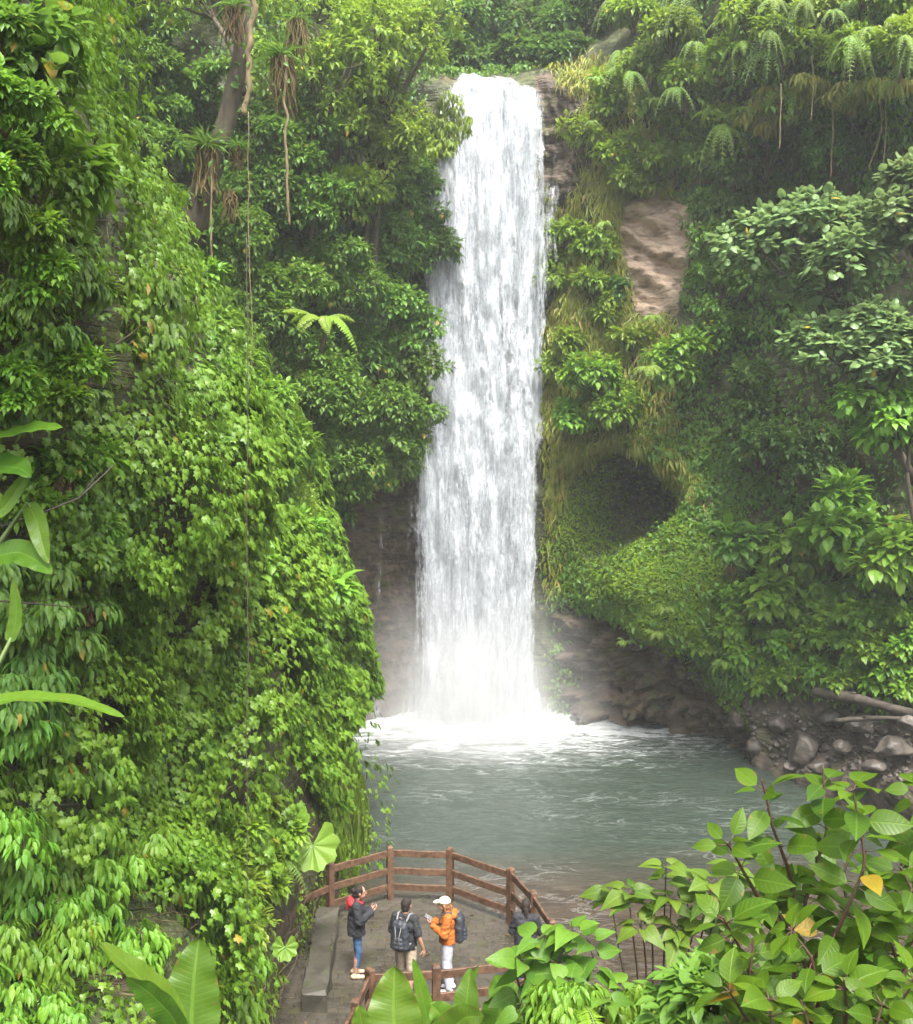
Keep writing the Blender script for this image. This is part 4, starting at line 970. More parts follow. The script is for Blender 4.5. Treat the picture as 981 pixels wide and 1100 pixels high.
# overhanging branch, top corner
tree(20, 60, 78, 80, 8.2, 'broad', 'overhanging bough with glossy hand sized leaves at the top of the slope', W(-120, 120, 8.6), 23, 120, 9, .03, 'branch', 'twig')
tree(78, 190, 40, 58, 9.2, 'brightbroad', 'trailing branch of glossy leaves hanging below the overhanging bough', W(-60, 60, 9.0), 22, 46, 6, .02, 'branch', 'twig')
tree(150, 330, 60, 50, 12.2, 'midlance', 'arching branch with long limp leaves at the shoulder of the slope', W(40, 360, 12.5), 20, 70, 7, .02, 'branch', 'twig')
for pts, r, lab in [([(-20, 572, 8.4), (40, 553, 8.5), (85, 535, 8.6), (122, 500, 8.8)], .012, 'bare dark twig sloping up in front of the ivy near the banana leaves'), ([(-20, 644, 8.4), (30, 648, 8.5), (80, 652, 8.6)], .010, 'bare dark twig lying level in front of the ivy'),
                    ([(120, 240, 15), (150, 290, 14.6), (185, 330, 14.2), (205, 380, 14)], .012, 'bare brown twig arching down the shoulder of the slope')]:
    Pw = np.array([W(*p) for p in pts]); rt = empty('twig', Pw[0], lab, 'twig'); mb = MB(); mb.tube(Pw, np.linspace(r, r * .5, len(Pw)), 6); mb.build('stem', M['darkstem'], rt)
    mb = MB(); gq = np.random.default_rng(int(r * 1e5)); n = 9; mb.tube([Pw[-2], Pw[-2] * .4 + Pw[-1] * .6 + UP * .06], [r * .5, r * .25], 5)
    mb.build('side_shoot', M['darkstem'], rt)

def leaf_plant(name, base, leaves, lab, cat, mat='banana', stem_r=.03, shape='banana', group=None, petmat='greenstem'):
    """leaves: list of (path of (px,py,d), width_m, tears, tint, uphint)"""
    _seed[0] += 1; g = np.random.default_rng(_seed[0])
    base = np.asarray(base, float); root = empty(name, base, lab, cat, group)
    for path, wd, tears, tint, up in leaves:
        P = np.array([W(*p) for p in path]); lf = MB()
        big_leaf(lf, P, wd, np.asarray(up, float), 7, tint, .22, .034, 0, g, shape)
        o = lf.build('leaf', M[mat], root)
        st = MB(); m = (base + P[0]) / 2 + np.array([0, 0, -.1]); st.tube([base, m, P[0], P[0] * .75 + P[1] * .25], [stem_r, stem_r * .8, stem_r * .5, stem_r * .3], 7)
        st.build('stalk', M[petmat], root)
    return root
cu = (0, -1, .6)      # faces the lookout and the sky
leaf_plant('banana_plant', W(-60, 640, 8.2), [([(-45, 476, 8.0), (10, 468, 8.0), (40, 460, 8.0), (68, 459, 7.9)], .20, 2, .9, (0, -.5, 1)), ([(-40, 515, 8.1), (-5, 500, 8.1), (20, 502, 8.0), (34, 512, 7.9)], .24, 5, .2, (0, -.8, .7)),
    ([(-20, 560, 8.1), (5, 545, 8.1), (22, 520, 8.1), (37, 502, 8.0)], .12, 1, .8, (.4, -1, .3)), ([(30, 540, 8.3), (40, 560, 8.2), (46, 585, 8.1), (52, 605, 8.0)], .16, 0, .5, cu), ([(-15, 600, 8.2), (20, 592, 8.2), (40, 602, 8.1), (56, 616, 8.0)], .22, 2, .3, cu)],
    'banana plant with torn leaves at the edge of the ivy slope', 'banana plant')
leaf_plant('banana_plant', W(-60, 800, 8.0), [([(-40, 762, 8.0), (20, 748, 8.0), (80, 752, 7.9), (134, 770, 7.7)], .15, 2, .75, (0, -.4, 1)), ([(10, 690, 8.2), (17, 670, 8.2), (18, 650, 8.2), (14, 620, 8.2)], .12, 0, .7, cu)],
    'low banana plant with one long narrow leaf arching over the ivy', 'banana plant')
leaf_plant('heliconia_plant', W(190, 1190, 8.4), [([(208, 1135, 8.6), (206, 1090, 8.7), (209, 1045, 8.8), (214, 1008, 8.9)], .50, 1, .35, (0, -1, .25)), ([(196, 1140, 8.3), (178, 1080, 8.3), (145, 1045, 8.2), (108, 1012, 8.1)], .27, 1, .9, (.5, -.5, .9)), ([(205, 1135, 8.2), (185, 1090, 8.1), (160, 1065, 8.0), (136, 1050, 7.9)], .24, 2, .1, (-.3, -.9, .4))],
    'big leaved plant with one broad upright paddle leaf and one folded leaf below the ivy', 'heliconia plant')
leaf_plant('heliconia_plant', W(425, 1230, 9.4), [([(428, 1150, 9.6), (424, 1110, 9.6), (423, 1075, 9.7), (424, 1038, 9.8)], .56, 1, .7, (0, -1, .2)), ([(470, 1150, 10.0), (462, 1110, 10.0), (454, 1070, 10.0), (444, 1030, 10.0)], .20, 0, .75, (.5, -1, .1)),
    ([(395, 1140, 9.4), (390, 1110, 9.4), (388, 1095, 9.4), (386, 1080, 9.4)], .22, 0, .6, cu), ([(455, 1135, 9.5), (480, 1108, 9.4), (474, 1090, 9.4), (462, 1078, 9.4)], .34, 1, .6, cu)],
    'broad paddle leaved plant rising in front of the near railing, its tallest leaf pale lime', 'heliconia plant')
leaf_plant('heliconia_plant', W(520, 1230, 9.2), [([(505, 1150, 9.5), (500, 1110, 9.5), (502, 1070, 9.6), (506, 1040, 9.7)], .30, 0, .5, (-.4, -1, .2)), ([(515, 1140, 9.4), (535, 1100, 9.4), (540, 1068, 9.4), (532, 1048, 9.4)], .44, 2, .3, (.3, -1, .5)), ([(480, 1150, 9.5), (488, 1100, 9.6), (500, 1060, 9.8), (514, 1036, 9.9)], .16, 0, .15, (.8, -.6, .1)), ([(540, 1140, 9.2), (565, 1105, 9.2), (585, 1095, 9.1), (602, 1098, 9.0)], .36, 2, .2, cu), ([(470, 1150, 9.2), (480, 1110, 9.1), (500, 1092, 9.0), (520, 1092, 8.9)], .3, 1, .6, cu)],
    'clump of darker ribbed paddle leaves between the near railing and the light leaved bush', 'heliconia plant')
# umbrella leaves (round lobed giants) beside the platform
def umbrella(px, py, d, rpx, lab, tilt, base, tint):
    _seed[0] += 1; g = np.random.default_rng(_seed[0]); c = W(px, py, d); s = d / FOC; r = rpx * s
    root = empty('umbrella_leaf_plant', base, lab, 'umbrella plant')
    nA, nR = 54, 8; a = np.linspace(R(25), R(335), nA); rr_ = np.linspace(0, 1, nR)
    lob = 1 - .13 * np.abs(np.sin(a * 4.5)) ** 3 - .05 * np.abs(np.sin(a * 13)) 
    Nn = norm(np.asarray(tilt, float)); Tn = norm(np.cross(Nn, np.array([1.0, 0, 0]))); Sn = np.cross(Tn, Nn)
    x = rr_[:, None] * lob[None] * np.sin(a)[None] * r; y = rr_[:, None] * lob[None] * -np.cos(a)[None] * r
    z = r * (.16 * rr_[:, None] ** 2 + .07 * rr_[:, None] * np.cos(a * 9)[None] + g.normal(size=(1, nA)) * .012)
    P = c + x[..., None] * Sn - y[..., None] * Tn + z[..., None] * Nn
    A = np.stack([np.broadcast_to(np.cos(a * 4.5)[None] * .6, x.shape), np.broadcast_to(rr_[:, None], x.shape), np.full(x.shape, tint)], -1)
    i = np.arange(nR - 1)[:, None] * nA + np.arange(nA - 1)[None]; q = np.stack([i, i + 1, i + nA + 1, i + nA], -1).reshape(-1, 4)
    mb = MB(); mb.add(P.reshape(-1, 3), q, [4] * len(q), A.reshape(-1, 3)); mb.build('leaf', M['gunnera'], root)
    st = MB(); st.tube([np.asarray(base, float), (np.asarray(base) + c) / 2 + np.array([0, 0, -.1]), c], [.04, .032, .022], 7); st.build('stalk', M['greenstem'], root)
umbrella(336, 908, 18.0, 30, 'large round lobed umbrella leaf drooping beside the platform railing', (.15, -1, .55), W(290, 960, 17.6), .75)
umbrella(316, 884, 17.6, 21, 'smaller umbrella leaf above and behind the large one', (-.3, -.8, .7), W(285, 930, 17.4), .9)
umbrella(306, 1018, 15.6, 15, 'small ragged umbrella leaf hanging low over the gutter', (.3, -1, .4), W(280, 1010, 15.8), .5)
fern(300, 925, 17.4, 42, 'fern with long fronds reaching over the gutter below the umbrella leaf', 8, facing=(.9, -.3, 0), lift=.35, droop=.95, tintb=.3)

# ------------------------------------------------------------------ shrubs close to the lookout
def node_shrub(lab, stems, leaf_px, base, mat, tpl, name='shrub', cat='shrub', spacing=.085, per=2, red='darkstem', droop=.25, up=.55, stem_r=.012, start=.25, wid=1.0, pet=.05, seed=1, sz=(.6, 1.15)):
    g = np.random.default_rng(seed); root = empty(name, base, lab, cat); lf, pt = MB(), MB(); first = True
    for path in stems:
        Pw = np.array([W(*p) for p in path]); n = 60; t = np.linspace(0, len(Pw) - 1, n)
        P = np.stack([np.interp(t, np.arange(len(Pw)), Pw[:, k]) for k in range(3)], -1)
        for _ in range(6): P[1:-1] = (P[:-2] + 2 * P[1:-1] + P[2:]) / 4
        P += (fbm(P, 2.5, 2, 3)[:, None] - .5) * .04
        sm = MB(); sm.tube(P, np.linspace(stem_r, stem_r * .35, n), 7)
        L = np.concatenate([[0], np.cumsum(np.linalg.norm(np.diff(P, axis=0), axis=1))]); dcur = L[-1] * start; ang = g.uniform(0, 6.28)
        s_leaf = leaf_px * np.mean([p[2] for p in path]) / FOC
        Tn = norm(np.gradient(P, axis=0))
        while dcur <= L[-1] + 1e-6:
            c = np.array([np.interp(dcur, L, P[:, k]) for k in range(3)]); tn = np.array([np.interp(dcur, L, Tn[:, k]) for k in range(3)])
            end = dcur > L[-1] - spacing
            m = per + (3 if end else 0)
            for j in range(m):
                a = ang + j * 6.28 / m + g.normal() * .35
                e1 = norm(np.cross(tn, np.array([.3, .8, .2]))); e2 = np.cross(tn, e1)
                out = math.cos(a) * e1 + math.sin(a) * e2
                T = norm(out + tn * (.5 if end else .15) + UP * g.uniform(-.3, .25)); N = norm(UP * up + tn * .3 + rdir(1, g)[0] * .6 + np.array([0, -.3, 0]))
                ln = s_leaf * g.uniform(*sz) * (.75 if end and j > 2 else 1)
                b = c + T * pet * g.uniform(.6, 1.3)
                sm.tube([c, (c + b) / 2 + UP * .004, b], [stem_r * .3, stem_r * .22, stem_r * .2], 5)
                scatter(lf, tpl, b[None], T[None], N[None], ln, [float(np.clip((.62 if end else .3) + g.normal() * .22, 0, .95)) if g.random() > .012 else 1.0], [droop * g.uniform(.3, 1.6)], [wid * g.uniform(.85, 1.12)])
            ang += 1.57 + g.normal() * .2; dcur += spacing * g.uniform(.75, 1.3)
        sm.build('stem', M[red], root)
    lf.build('foliage', M[mat], root)
    return root
T_FORE = t_profile([(0, 0), (.05, .10), (.13, .21), (.25, .285), (.4, .31), (.55, .29), (.7, .22), (.83, .125), (.93, .045), (1, 0)], .16, .10)
T_FHRT = t_profile([(.05, 0), (-.03, .16), (.06, .32), (.2, .40), (.36, .41), (.52, .35), (.68, .25), (.82, .14), (.93, .05), (1, 0)], .16, .12)
ST = [[(850, 1180, 5.2), (853, 1020, 5.3), (869, 953, 5.3), (888, 895, 5.3), (884, 822, 5.3)],
      [(858, 1000, 5.3), (848, 935, 5.25), (828, 890, 5.2), (808, 838, 5.15)],
      [(856, 1010, 5.3), (800, 960, 5.2), (772, 925, 5.1), (752, 905, 5.0)],
      [(850, 1060, 5.3), (900, 1000, 5.0), (930, 930, 4.9), (915, 850, 4.9)],
      [(930, 1180, 5.4), (942, 1040, 5.4), (962, 960, 5.5), (975, 900, 5.5)],
      [(935, 1100, 5.4), (990, 1010, 5.4), (1010, 930, 5.4), (985, 845, 5.5)],
      [(845, 1120, 5.0), (800, 1060, 4.9), (770, 1010, 4.9), (745, 985, 4.8)],
      [(850, 1140, 5.0), (880, 1080, 4.7), (870, 1030, 4.6), (845, 1000, 4.6)],
      [(840, 1160, 5.0), (790, 1100, 4.7), (755, 1065, 4.6)],
      [(930, 1170, 4.9), (950, 1100, 4.7), (985, 1050, 4.6)],
      [(870, 1040, 5.6), (840, 985, 5.7), (812, 960, 5.8), (835, 930, 5.8)],
      [(900, 1140, 4.8), (910, 1090, 4.6), (905, 1055, 4.5)],
      [(810, 1190, 4.8), (800, 1100, 4.7), (790, 1045, 4.7), (796, 1010, 4.7)], [(885, 1190, 4.7), (872, 1120, 4.5), (858, 1078, 4.5)], [(925, 1190, 4.7), (935, 1120, 4.5), (950, 1075, 4.5)],
      [(965, 1180, 5.2), (972, 1060, 5.2), (958, 1010, 5.2), (930, 990, 5.1)], [(800, 1200, 4.7), (770, 1120, 4.6), (748, 1090, 4.6)], [(840, 1200, 4.6), (828, 1120, 4.4), (822, 1075, 4.4)], [(900, 1120, 5.5), (918, 1010, 5.6), (905, 940, 5.7), (930, 880, 5.7)], [(960, 1080, 5.0), (992, 980, 5.0), (968, 930, 5.0)]]
node_shrub('tall glossy shrub with big oval leaves and dark red stems overlooking the pool', [[(x + max(0, 835 - x) * .35, y, q) for x, y, q in s_] for s_ in ST], 41, W(850, 1400, 5.4), 'gloss', T_FORE, spacing=.08, per=2, red='redstem', stem_r=.013, start=.14, seed=4)
# umbrella topped stems behind it
WH = [(655, 962), (676, 958), (700, 950), (722, 962), (742, 940), (765, 948), (790, 930), (772, 972), (748, 988), (802, 985), (716, 930), (812, 955), (728, 1000), (690, 985)]
node_shrub('round bush of drooping pale leaves on bare dark stems above the stream', [[(700 + (x - 700) * .35, 1120, 9.0), (705 + (x - 705) * .7, 1040, 9.0), (x, y, 9.0 + .25 * math.sin(x))] for x, y in WH], 25, W(720, 1180, 9.0), 'soft', T_FHRT, spacing=.09, per=3, droop=.7, up=.9, stem_r=.014, start=.93, seed=9, pet=.06)
# light leaved bush in front of the railing corner
ST = [[(575, 1180, 8.3), (562, 1080, 8.3), (553, 1045, 8.3), (546, 1028, 8.3)], [(590, 1180, 8.2), (585, 1080, 8.2), (583, 1035, 8.1), (580, 1006, 8.1)], [(588, 1080, 8.2), (600, 1030, 8.0), (616, 1005, 8.0), (614, 988, 8.0)], [(586, 1090, 8.2), (562, 1050, 8.0), (556, 1024, 8.0)], [(600, 1150, 8.2), (625, 1070, 8.2), (640, 1030, 8.2), (632, 1005, 8.2)],
      [(600, 1160, 8.0), (650, 1090, 8.1), (668, 1055, 8.1)], [(600, 1160, 7.8), (600, 1090, 7.7), (615, 1050, 7.7)], [(620, 1170, 8.0), (680, 1110, 8.0), (700, 1075, 8.0)], [(580, 1160, 7.8), (565, 1100, 7.7), (555, 1065, 7.7)], [(620, 1170, 7.6), (640, 1100, 7.5), (650, 1075, 7.5)]]
node_shrub('light green bush with heart shaped leaves hiding the corner of the railing', ST, 31, W(600, 1260, 8.2), 'soft', T_FHRT, spacing=.12, per=2, droop=.5, up=.8, stem_r=.014, start=.3, seed=12, pet=.06)
shrub(668, 1085, 46, 34, 7.9, 'brightlance', 'low fine leaved bush between the light bush and the glossy shrub', 15, 190, 6, base=W(668, 1180, 8.0))
shrub(605, 1085, 40, 34, 7.4, 'brightlance', 'dense small leaved bush under the heart shaped leaves', 15, 160, 6, base=W(605, 1190, 7.5))
shrub(760, 1075, 60, 48, 7.0, 'broad', 'shaded shrub with dark broad leaves beneath the glossy shrub', 21, 210, 7, base=W(760, 1200, 7.0))
shrub(860, 1085, 70, 40, 6.2, 'broad', 'dark broad leaved undershrub at the foot of the red stems', 27, 150, 6, base=W(860, 1220, 6.2))
shrub(950, 1075, 50, 46, 6.0, 'brightbroad', 'mid green undershrub behind the stems closest to the frame edge', 27, 130, 6, base=W(950, 1220, 6.1))
fern(650, 1150, 6.8, 90, 'palm like fern with long yellow green leaflets below the light bush', 7, cat='fern', facing=(.2, -.2, 0), lift=1.0, droop=.75, tintb=.9, npair=22)
# ------------------------------------------------------------------ stone platform
def stone_mat(name, c1, c2, moss, joints=True, rough=(.18, .6)):
    m, nt, out = new_mat(name); g = G(nt)
    geo = g('NewGeometry'); pos = geo.outputs['Position']
    n1 = g.noise(pos, 1.3, 5); n2 = g.noise(pos, 9, 5); n3 = g.noise(pos, 3.5, 4)
    br = g('TexBrick', inp={'Scale': 1.6, 'Mortar Size': .018, 'Mortar Smooth': .4, 'Bias': 0.0, 'Color1': (0, 0, 0, 1), 'Color2': (1, 1, 1, 1), 'Mortar': (.5, .5, .5, 1)})
    wv = g('VectorMath', operation='ADD'); g.link(pos, wv.inputs[0]); nz = g('TexNoise', inp={'Scale': 2.5}); g.link(pos, nz.inputs[0])
    sc_ = g('VectorMath', operation='SCALE', inp={'Scale': .16}); g.link(nz.outputs['Color'], sc_.inputs[0]); g.link(sc_.outputs[0], wv.inputs[1]); g.link(wv.outputs[0], br.inputs['Vector'])
    col = g.mix(g.ramp(n1, [(.3, 0.0), (.7, 1.0)]), c1, c2)
    col = g.mix(g.math('MULTIPLY', g.ramp(n2, [(.35, 0.0), (.65, 1.0)]), .5), col, tuple(c * .55 for c in c1))
    if joints:
        col = g.mix(g.math('MULTIPLY', br.outputs['Fac'], .9), col, (.02, .02, .012))
        sp = g('SeparateColor'); g.link(br.outputs['Color'], sp.inputs[0])
        col = g.mix(g.math('MULTIPLY', sp.outputs[0], .55), col, c2)
    col = g.mix(g.ramp(n3, [(.52, 0.0), (.68, .7)]), col, moss)
    p = g('BsdfPrincipled', inp={'Base Color': col, 'Roughness': g.ramp(n1, [(.35, rough[0]), (.65, rough[1])]), 'Specular IOR Level': .5})
    h = g.math('ADD', n2, g.math('MULTIPLY', br.outputs['Fac'], -1.2 if joints else 0.0))
    b = g('Bump', inp={'Strength': .6, 'Distance': .02, 'Height': h}); g.link(b.outputs[0], p.inputs['Normal']); g.link(p.outputs[0], out.inputs[0])
    return m
M['deck'] = stone_mat('wet_flagstones', (.030, .026, .020), (.072, .061, .047), (.05, .052, .02))
M['block'] = stone_mat('mossy_stone', (.030, .027, .019), (.068, .06, .043), (.04, .05, .016), False, (.5, .85))
outline = [(-3.25, 12.6), (-1.45, 12.6), (-1.32, 14.3), (-1.18, 15.55), (.9, 15.85), (1.75, 16.6), (1.78, 17.6), (1.52, 18.5), (1.15, 19.68), (-.12, 20.75), (-1.4, 20.85), (-2.6, 20.05), (-3.1, 19.3)]
mb = MB(); n = len(outline); V = [(x, y, 0) for x, y in outline] + [(x * 1.01, y + (y - 17) * .01, -2.8) for x, y in outline]
F = [tuple(range(n))] + [(i, i + n, (i + 1) % n + n, (i + 1) % n) for i in range(n)]
mb.polys(np.array(V, float), F); dk = mb.build('viewing_platform_floor', M['deck'], smooth=False)
tag(dk, 'wet brown flagstone platform at the edge of the stream', 'platform', kind='structure')

def rounded_slab(mb, pts, z0, z1, bev=.05, jit=.0, seed=0):
    """a stone block on a plan outline, chamfered top"""
    g = np.random.default_rng(seed); P = np.array(pts, float); c = P.mean(0); n = len(P)
    q = P + (c - P) / np.linalg.norm(c - P, axis=1)[:, None] * bev * 1.3
    V = [(*p, z0) for p in P] + [(*p, z1 - bev) for p in P] + [(*p, z1) for p in q]
    F = [(i, (i + 1) % n, (i + 1) % n + n, i + n) for i in range(n)] + [(i + n, (i + 1) % n + n, (i + 1) % n + 2 * n, i + 2 * n) for i in range(n)] + [tuple(range(2 * n, 3 * n))]
    V = np.array(V, float); V += g.normal(size=V.shape) * jit; mb.polys(V, F)
def seat_outline(x0, y0, x1, y1, w, k=6):
    a = np.linspace(0, 1, k); L = [(x0 + (x1 - x0) * t - w / 2, y0 + (y1 - y0) * t) for t in a]; Rr = [(x0 + (x1 - x0) * t + w / 2, y0 + (y1 - y0) * t) for t in a[::-1]]
    return (L + Rr)[::-1]
mb = MB(); rounded_slab(mb, seat_outline(-2.36, 16.35, -2.50, 19.5, .42, 14), -.2, .34, .04, .02, 3)
tag(mb.build('stone_bench', M['block'], smooth=False), 'long low mossy stone bench along the gutter side of the platform', 'bench')
mb = MB(); rounded_slab(mb, seat_outline(-2.12, 12.7, -2.3, 15.9, .1, 4), -.2, .10, .02, .006, 4)
tag(mb.build('stone_kerb', M['block'], smooth=False), 'narrow worn stone kerb along the path in front of the stone bench', 'kerb')

mb = MB(); gq = np.random.default_rng(71); n = 150
Pq = np.stack([gq.uniform(-2.9, 1.5, n), gq.uniform(14, 20.3, n), np.full(n, .012)], -1); k = np.array([poly_sd(q[0], q[1], outline) > .15 for q in Pq]) & (gq.random(n) < np.where(Pq[:, 0] < -1.6, 1, .55)) & ~((Pq[:, 0] < -2.0) & (Pq[:, 1] > 16.2))
Pq = Pq[k]; Tq = rdir(len(Pq), gq); Tq[:, 2] *= .1; scatter(mb, T_OVA, Pq, Tq, np.tile(UP, (len(Pq), 1)) + rdir(len(Pq), gq) * .12, gq.uniform(.05, .13, len(Pq)), gq.uniform(0, .9, len(Pq)), .1)
tag(mb.build('leaf_litter', M['dead'], smooth=False), 'scattered dead leaves lying on the wet platform stones', 'litter', kind='stuff')
# ------------------------------------------------------------------ timber railings
def rot_to(a, b):
    d = np.array(b, float) - np.array(a, float); L = np.linalg.norm(d[:2]); ang = math.atan2(d[1], d[0])
    return np.array([[math.cos(ang), -math.sin(ang), 0], [math.sin(ang), math.cos(ang), 0], [0, 0, 1]]), L
def beam(name, a, b, h, t, mat, parent, bev=.006):
    a = np.array(a, float); b = np.array(b, float); d = b - a; L = np.linalg.norm(d); T = d / L; S = norm(np.cross(T, UP)); N = np.cross(S, T)
    V = []; 
    prof = [(-t / 2, -h / 2 + bev), (-t / 2 + bev, -h / 2), (t / 2 - bev, -h / 2), (t / 2, -h / 2 + bev), (t / 2, h / 2 - bev), (t / 2 - bev, h / 2), (-t / 2 + bev, h / 2), (-t / 2, h / 2 - bev)]
    k = 5
    for i in range(k):
        c = a + d * i / (k - 1)
        c = c + N * (.006 * math.sin(i * 2.1 + a[0] * 5)) * (0 < i < k - 1)
        V += [c + S * x + N * z for x, z in prof]
    n = len(prof); F = [tuple(range(n)), tuple(range((k - 1) * n, k * n))[::-1]]
    for i in range(k - 1):
        F += [(i * n + j, (i + 1) * n + j, (i + 1) * n + (j + 1) % n, i * n + (j + 1) % n) for j in range(n)]
    mb = MB(); mb.polys(np.array(V), F); return mb.build(name, mat, parent, smooth=False)
def fence(posts, lab, hh=1.12, skip=(), zf=None, drop_first=False):
    zf = zf or [0] * len(posts); cx = np.mean([p[0] for p in posts]); cyy = np.mean([p[1] for p in posts])
    root = empty('wooden_railing', (cx, cyy, 0), lab, 'railing')
    for i, (x, y) in enumerate(posts):
        a, b = posts[max(i - 1, 0)], posts[min(i + 1, len(posts) - 1)]; Rm, _ = rot_to((*a, 0), (*b, 0))
        w = .062; z = zf[i]; top = z + hh
        V = [(-w, -w, z - .02), (w, -w, z - .02), (w, w, z - .02), (-w, w, z - .02), (-w, -w, top - .03), (w, -w, top - .03), (w, w, top - .03), (-w, w, top - .03), (-w * .72, -w * .72, top), (w * .72, -w * .72, top), (w * .72, w * .72, top), (-w * .72, w * .72, top)]
        V = np.array(V) @ Rm.T + np.array([x, y, 0]); mb = MB()
        mb.polys(V, [(3, 2, 1, 0), (0, 1, 5, 4), (1, 2, 6, 5), (2, 3, 7, 6), (3, 0, 4, 7), (4, 5, 9, 8), (5, 6, 10, 9), (6, 7, 11, 10), (7, 4, 8, 11), (8, 9, 10, 11)])
        mb.build('post', M['wood'], root, smooth=False)
    for i in range(len(posts) - 1):
        a, b = np.array([*posts[i], 0.]), np.array([*posts[i + 1], 0.]); d = norm(b - a)
        for r, h in enumerate((.26, .60, .97)):
            if i in skip and r != 1: continue
            a2 = a + d * .058 + UP * (zf[i] + h); b2 = b - d * .058 + UP * (zf[i + 1] + h)
            beam('rail', a2, b2, .135, .05, M['wood'], root)
    return root
FAR = [(-3.02, 19.15), (-2.5, 19.78), (-1.37, 20.6), (-.13, 20.5), (1.06, 19.5), (1.42, 18.45), (1.66, 17.3)]
fence(FAR, 'brown timber railing curving round the far side of the platform above the stream', skip=(0,))
NEAR = [(1.55, 16.62), (.92, 16.0), (-.32, 15.72), (-1.36, 15.62), (-1.5, 14.72), (-1.68, 13.7), (-1.8, 12.7)]
fence(NEAR, 'brown timber railing along the near side of the platform, half hidden by paddle leaves', hh=1.13)

# ------------------------------------------------------------------ rocks and log on the far shore
def boulder(px, py, d, rx, ry, lab, seed, group=None, sink=.25):
    s = d / FOC; c = W(px, py, d); bm = bmesh.new(); bmesh.ops.create_icosphere(bm, subdivisions=4, radius=1.0)
    V = np.array([v.co[:] for v in bm.verts]); g = np.random.default_rng(seed)
    o = g.uniform(0, 99, 3)
    for _ in range(7):                                           # flat facets
        n_ = norm(g.normal(size=3)); h = g.uniform(.62, .9); dd = V @ n_; V = V - np.where(dd > h, dd - h, 0)[:, None] * n_
    V = V * (1 + (fbm(V + o, 1.6, 4, seed) - .5)[:, None] * .35); V = V * np.array([rx * s, (rx + ry) / 2 * s, ry * s])
    F = [[v.index for v in f.verts] for f in bm.faces]; bm.free()
    mb = MB(); mb.polys(V + c - UP * ry * s * sink, F); o_ = mb.build('boulder', M['rock']); return tag(o_, lab, 'boulder', group)
for i, (px, py, off, rx, ry, lab) in enumerate([
    (865, 800, .6, 20, 22, 'upright dark wet boulder at the corner of the pool where a trickle runs down'), (838, 775, .6, 13, 10, 'small brown boulder on the bare earth just above the upright one'),
    (895, 770, .8, 12, 10, 'cracked grey boulder just under the thick end of the log'), (925, 775, 1.0, 17, 11, 'flat olive boulder resting below the middle of the log'),
    (905, 800, 1.0, 11, 8, 'little dark boulder beside the pale dry twigs on the shore'), (960, 800, 1.3, 22, 12, 'broad brown boulder half buried in the shore near the glossy shrub top'),
    (940, 822, 1.4, 14, 8, 'low mossy boulder at the waterline behind the topmost glossy leaves'), (980, 775, 1.2, 14, 10, 'grey boulder lying against the lower log'), (880, 822, 1.0, 12, 7, 'small wet boulder at the foot of the trickle'),
    (812, 800, .6, 12, 9, 'reddish boulder at the tip of the mossy rock tongue'), (793, 770, .5, 14, 9, 'rust brown boulder at the top of the earth slip'), (850, 822, .9, 9, 6, 'smallest dark boulder in the water by the shore')]):
    boulder(px, py, dB(px, py) - off * .55, rx, ry, lab, 40 + i)
for pts, r, lab in [([(868, 742, 32.2), (905, 748, 31.2), (950, 760, 30.0), (1010, 775, 28.6)], .17, 'thick dark fallen log lying along the shore under the ground cover'), ([(890, 771, 31.0), (940, 770, 30.0), (1010, 772, 28.8)], .075, 'thin pale mossy pole lying below the thick fallen log')]:
    Pw = np.array([W(*p) for p in pts]) + np.array([0, -.55, .1]); t = np.linspace(0, len(Pw) - 1, 24); P = np.stack([np.interp(t, np.arange(len(Pw)), Pw[:, k]) for k in range(3)], -1)
    P[:, 2] += (fbm(P, .8, 2, 4) - .5) * .2
    root = empty('fallen_log', P[0], lab, 'log'); mb = MB(); mb.tube(P, r * np.linspace(1, .75, 24) * (1 + (fbm(P, 2, 2, 6) - .5) * .4), 10); mb.build('trunk', M['log'], root)
    mb = MB(); mb.tube([P[6], P[6] + np.array([.1, -.2, .15]), P[6] + np.array([.25, -.45, .2])], [r * .35, r * .28, r * .22], 7); mb.build('broken_branch', M['log'], root)
Q, Nn, rr, cc = surf_samples(PB, NB, 420, np.maximum(sstep(0, 8, poly_sd(bpx, bpy_, [(760, 750), (985, 770), (985, 840), (840, 830), (800, 800)])), 0), np.random.default_rng(5))
mb = MB(); gq = np.random.default_rng(6)
ico = bmesh.new(); bmesh.ops.create_icosphere(ico, subdivisions=1, radius=1); IV = np.array([v.co[:] for v in ico.verts]); IF = np.array([[v.index for v in f.verts] for f in ico.faces]); ico.free()
for q in Q:
    r = gq.uniform(.04, .17); V = IV * (1 + gq.uniform(-.3, .3, (len(IV), 1))) * r * np.array([1, 1, .65]) + q; mb.add(V, IF, [3] * len(IF))
tag(mb.build('rubble', M['rock'], smooth=False), 'loose brown stones scattered over the shore under the log', 'rubble', kind='stuff')

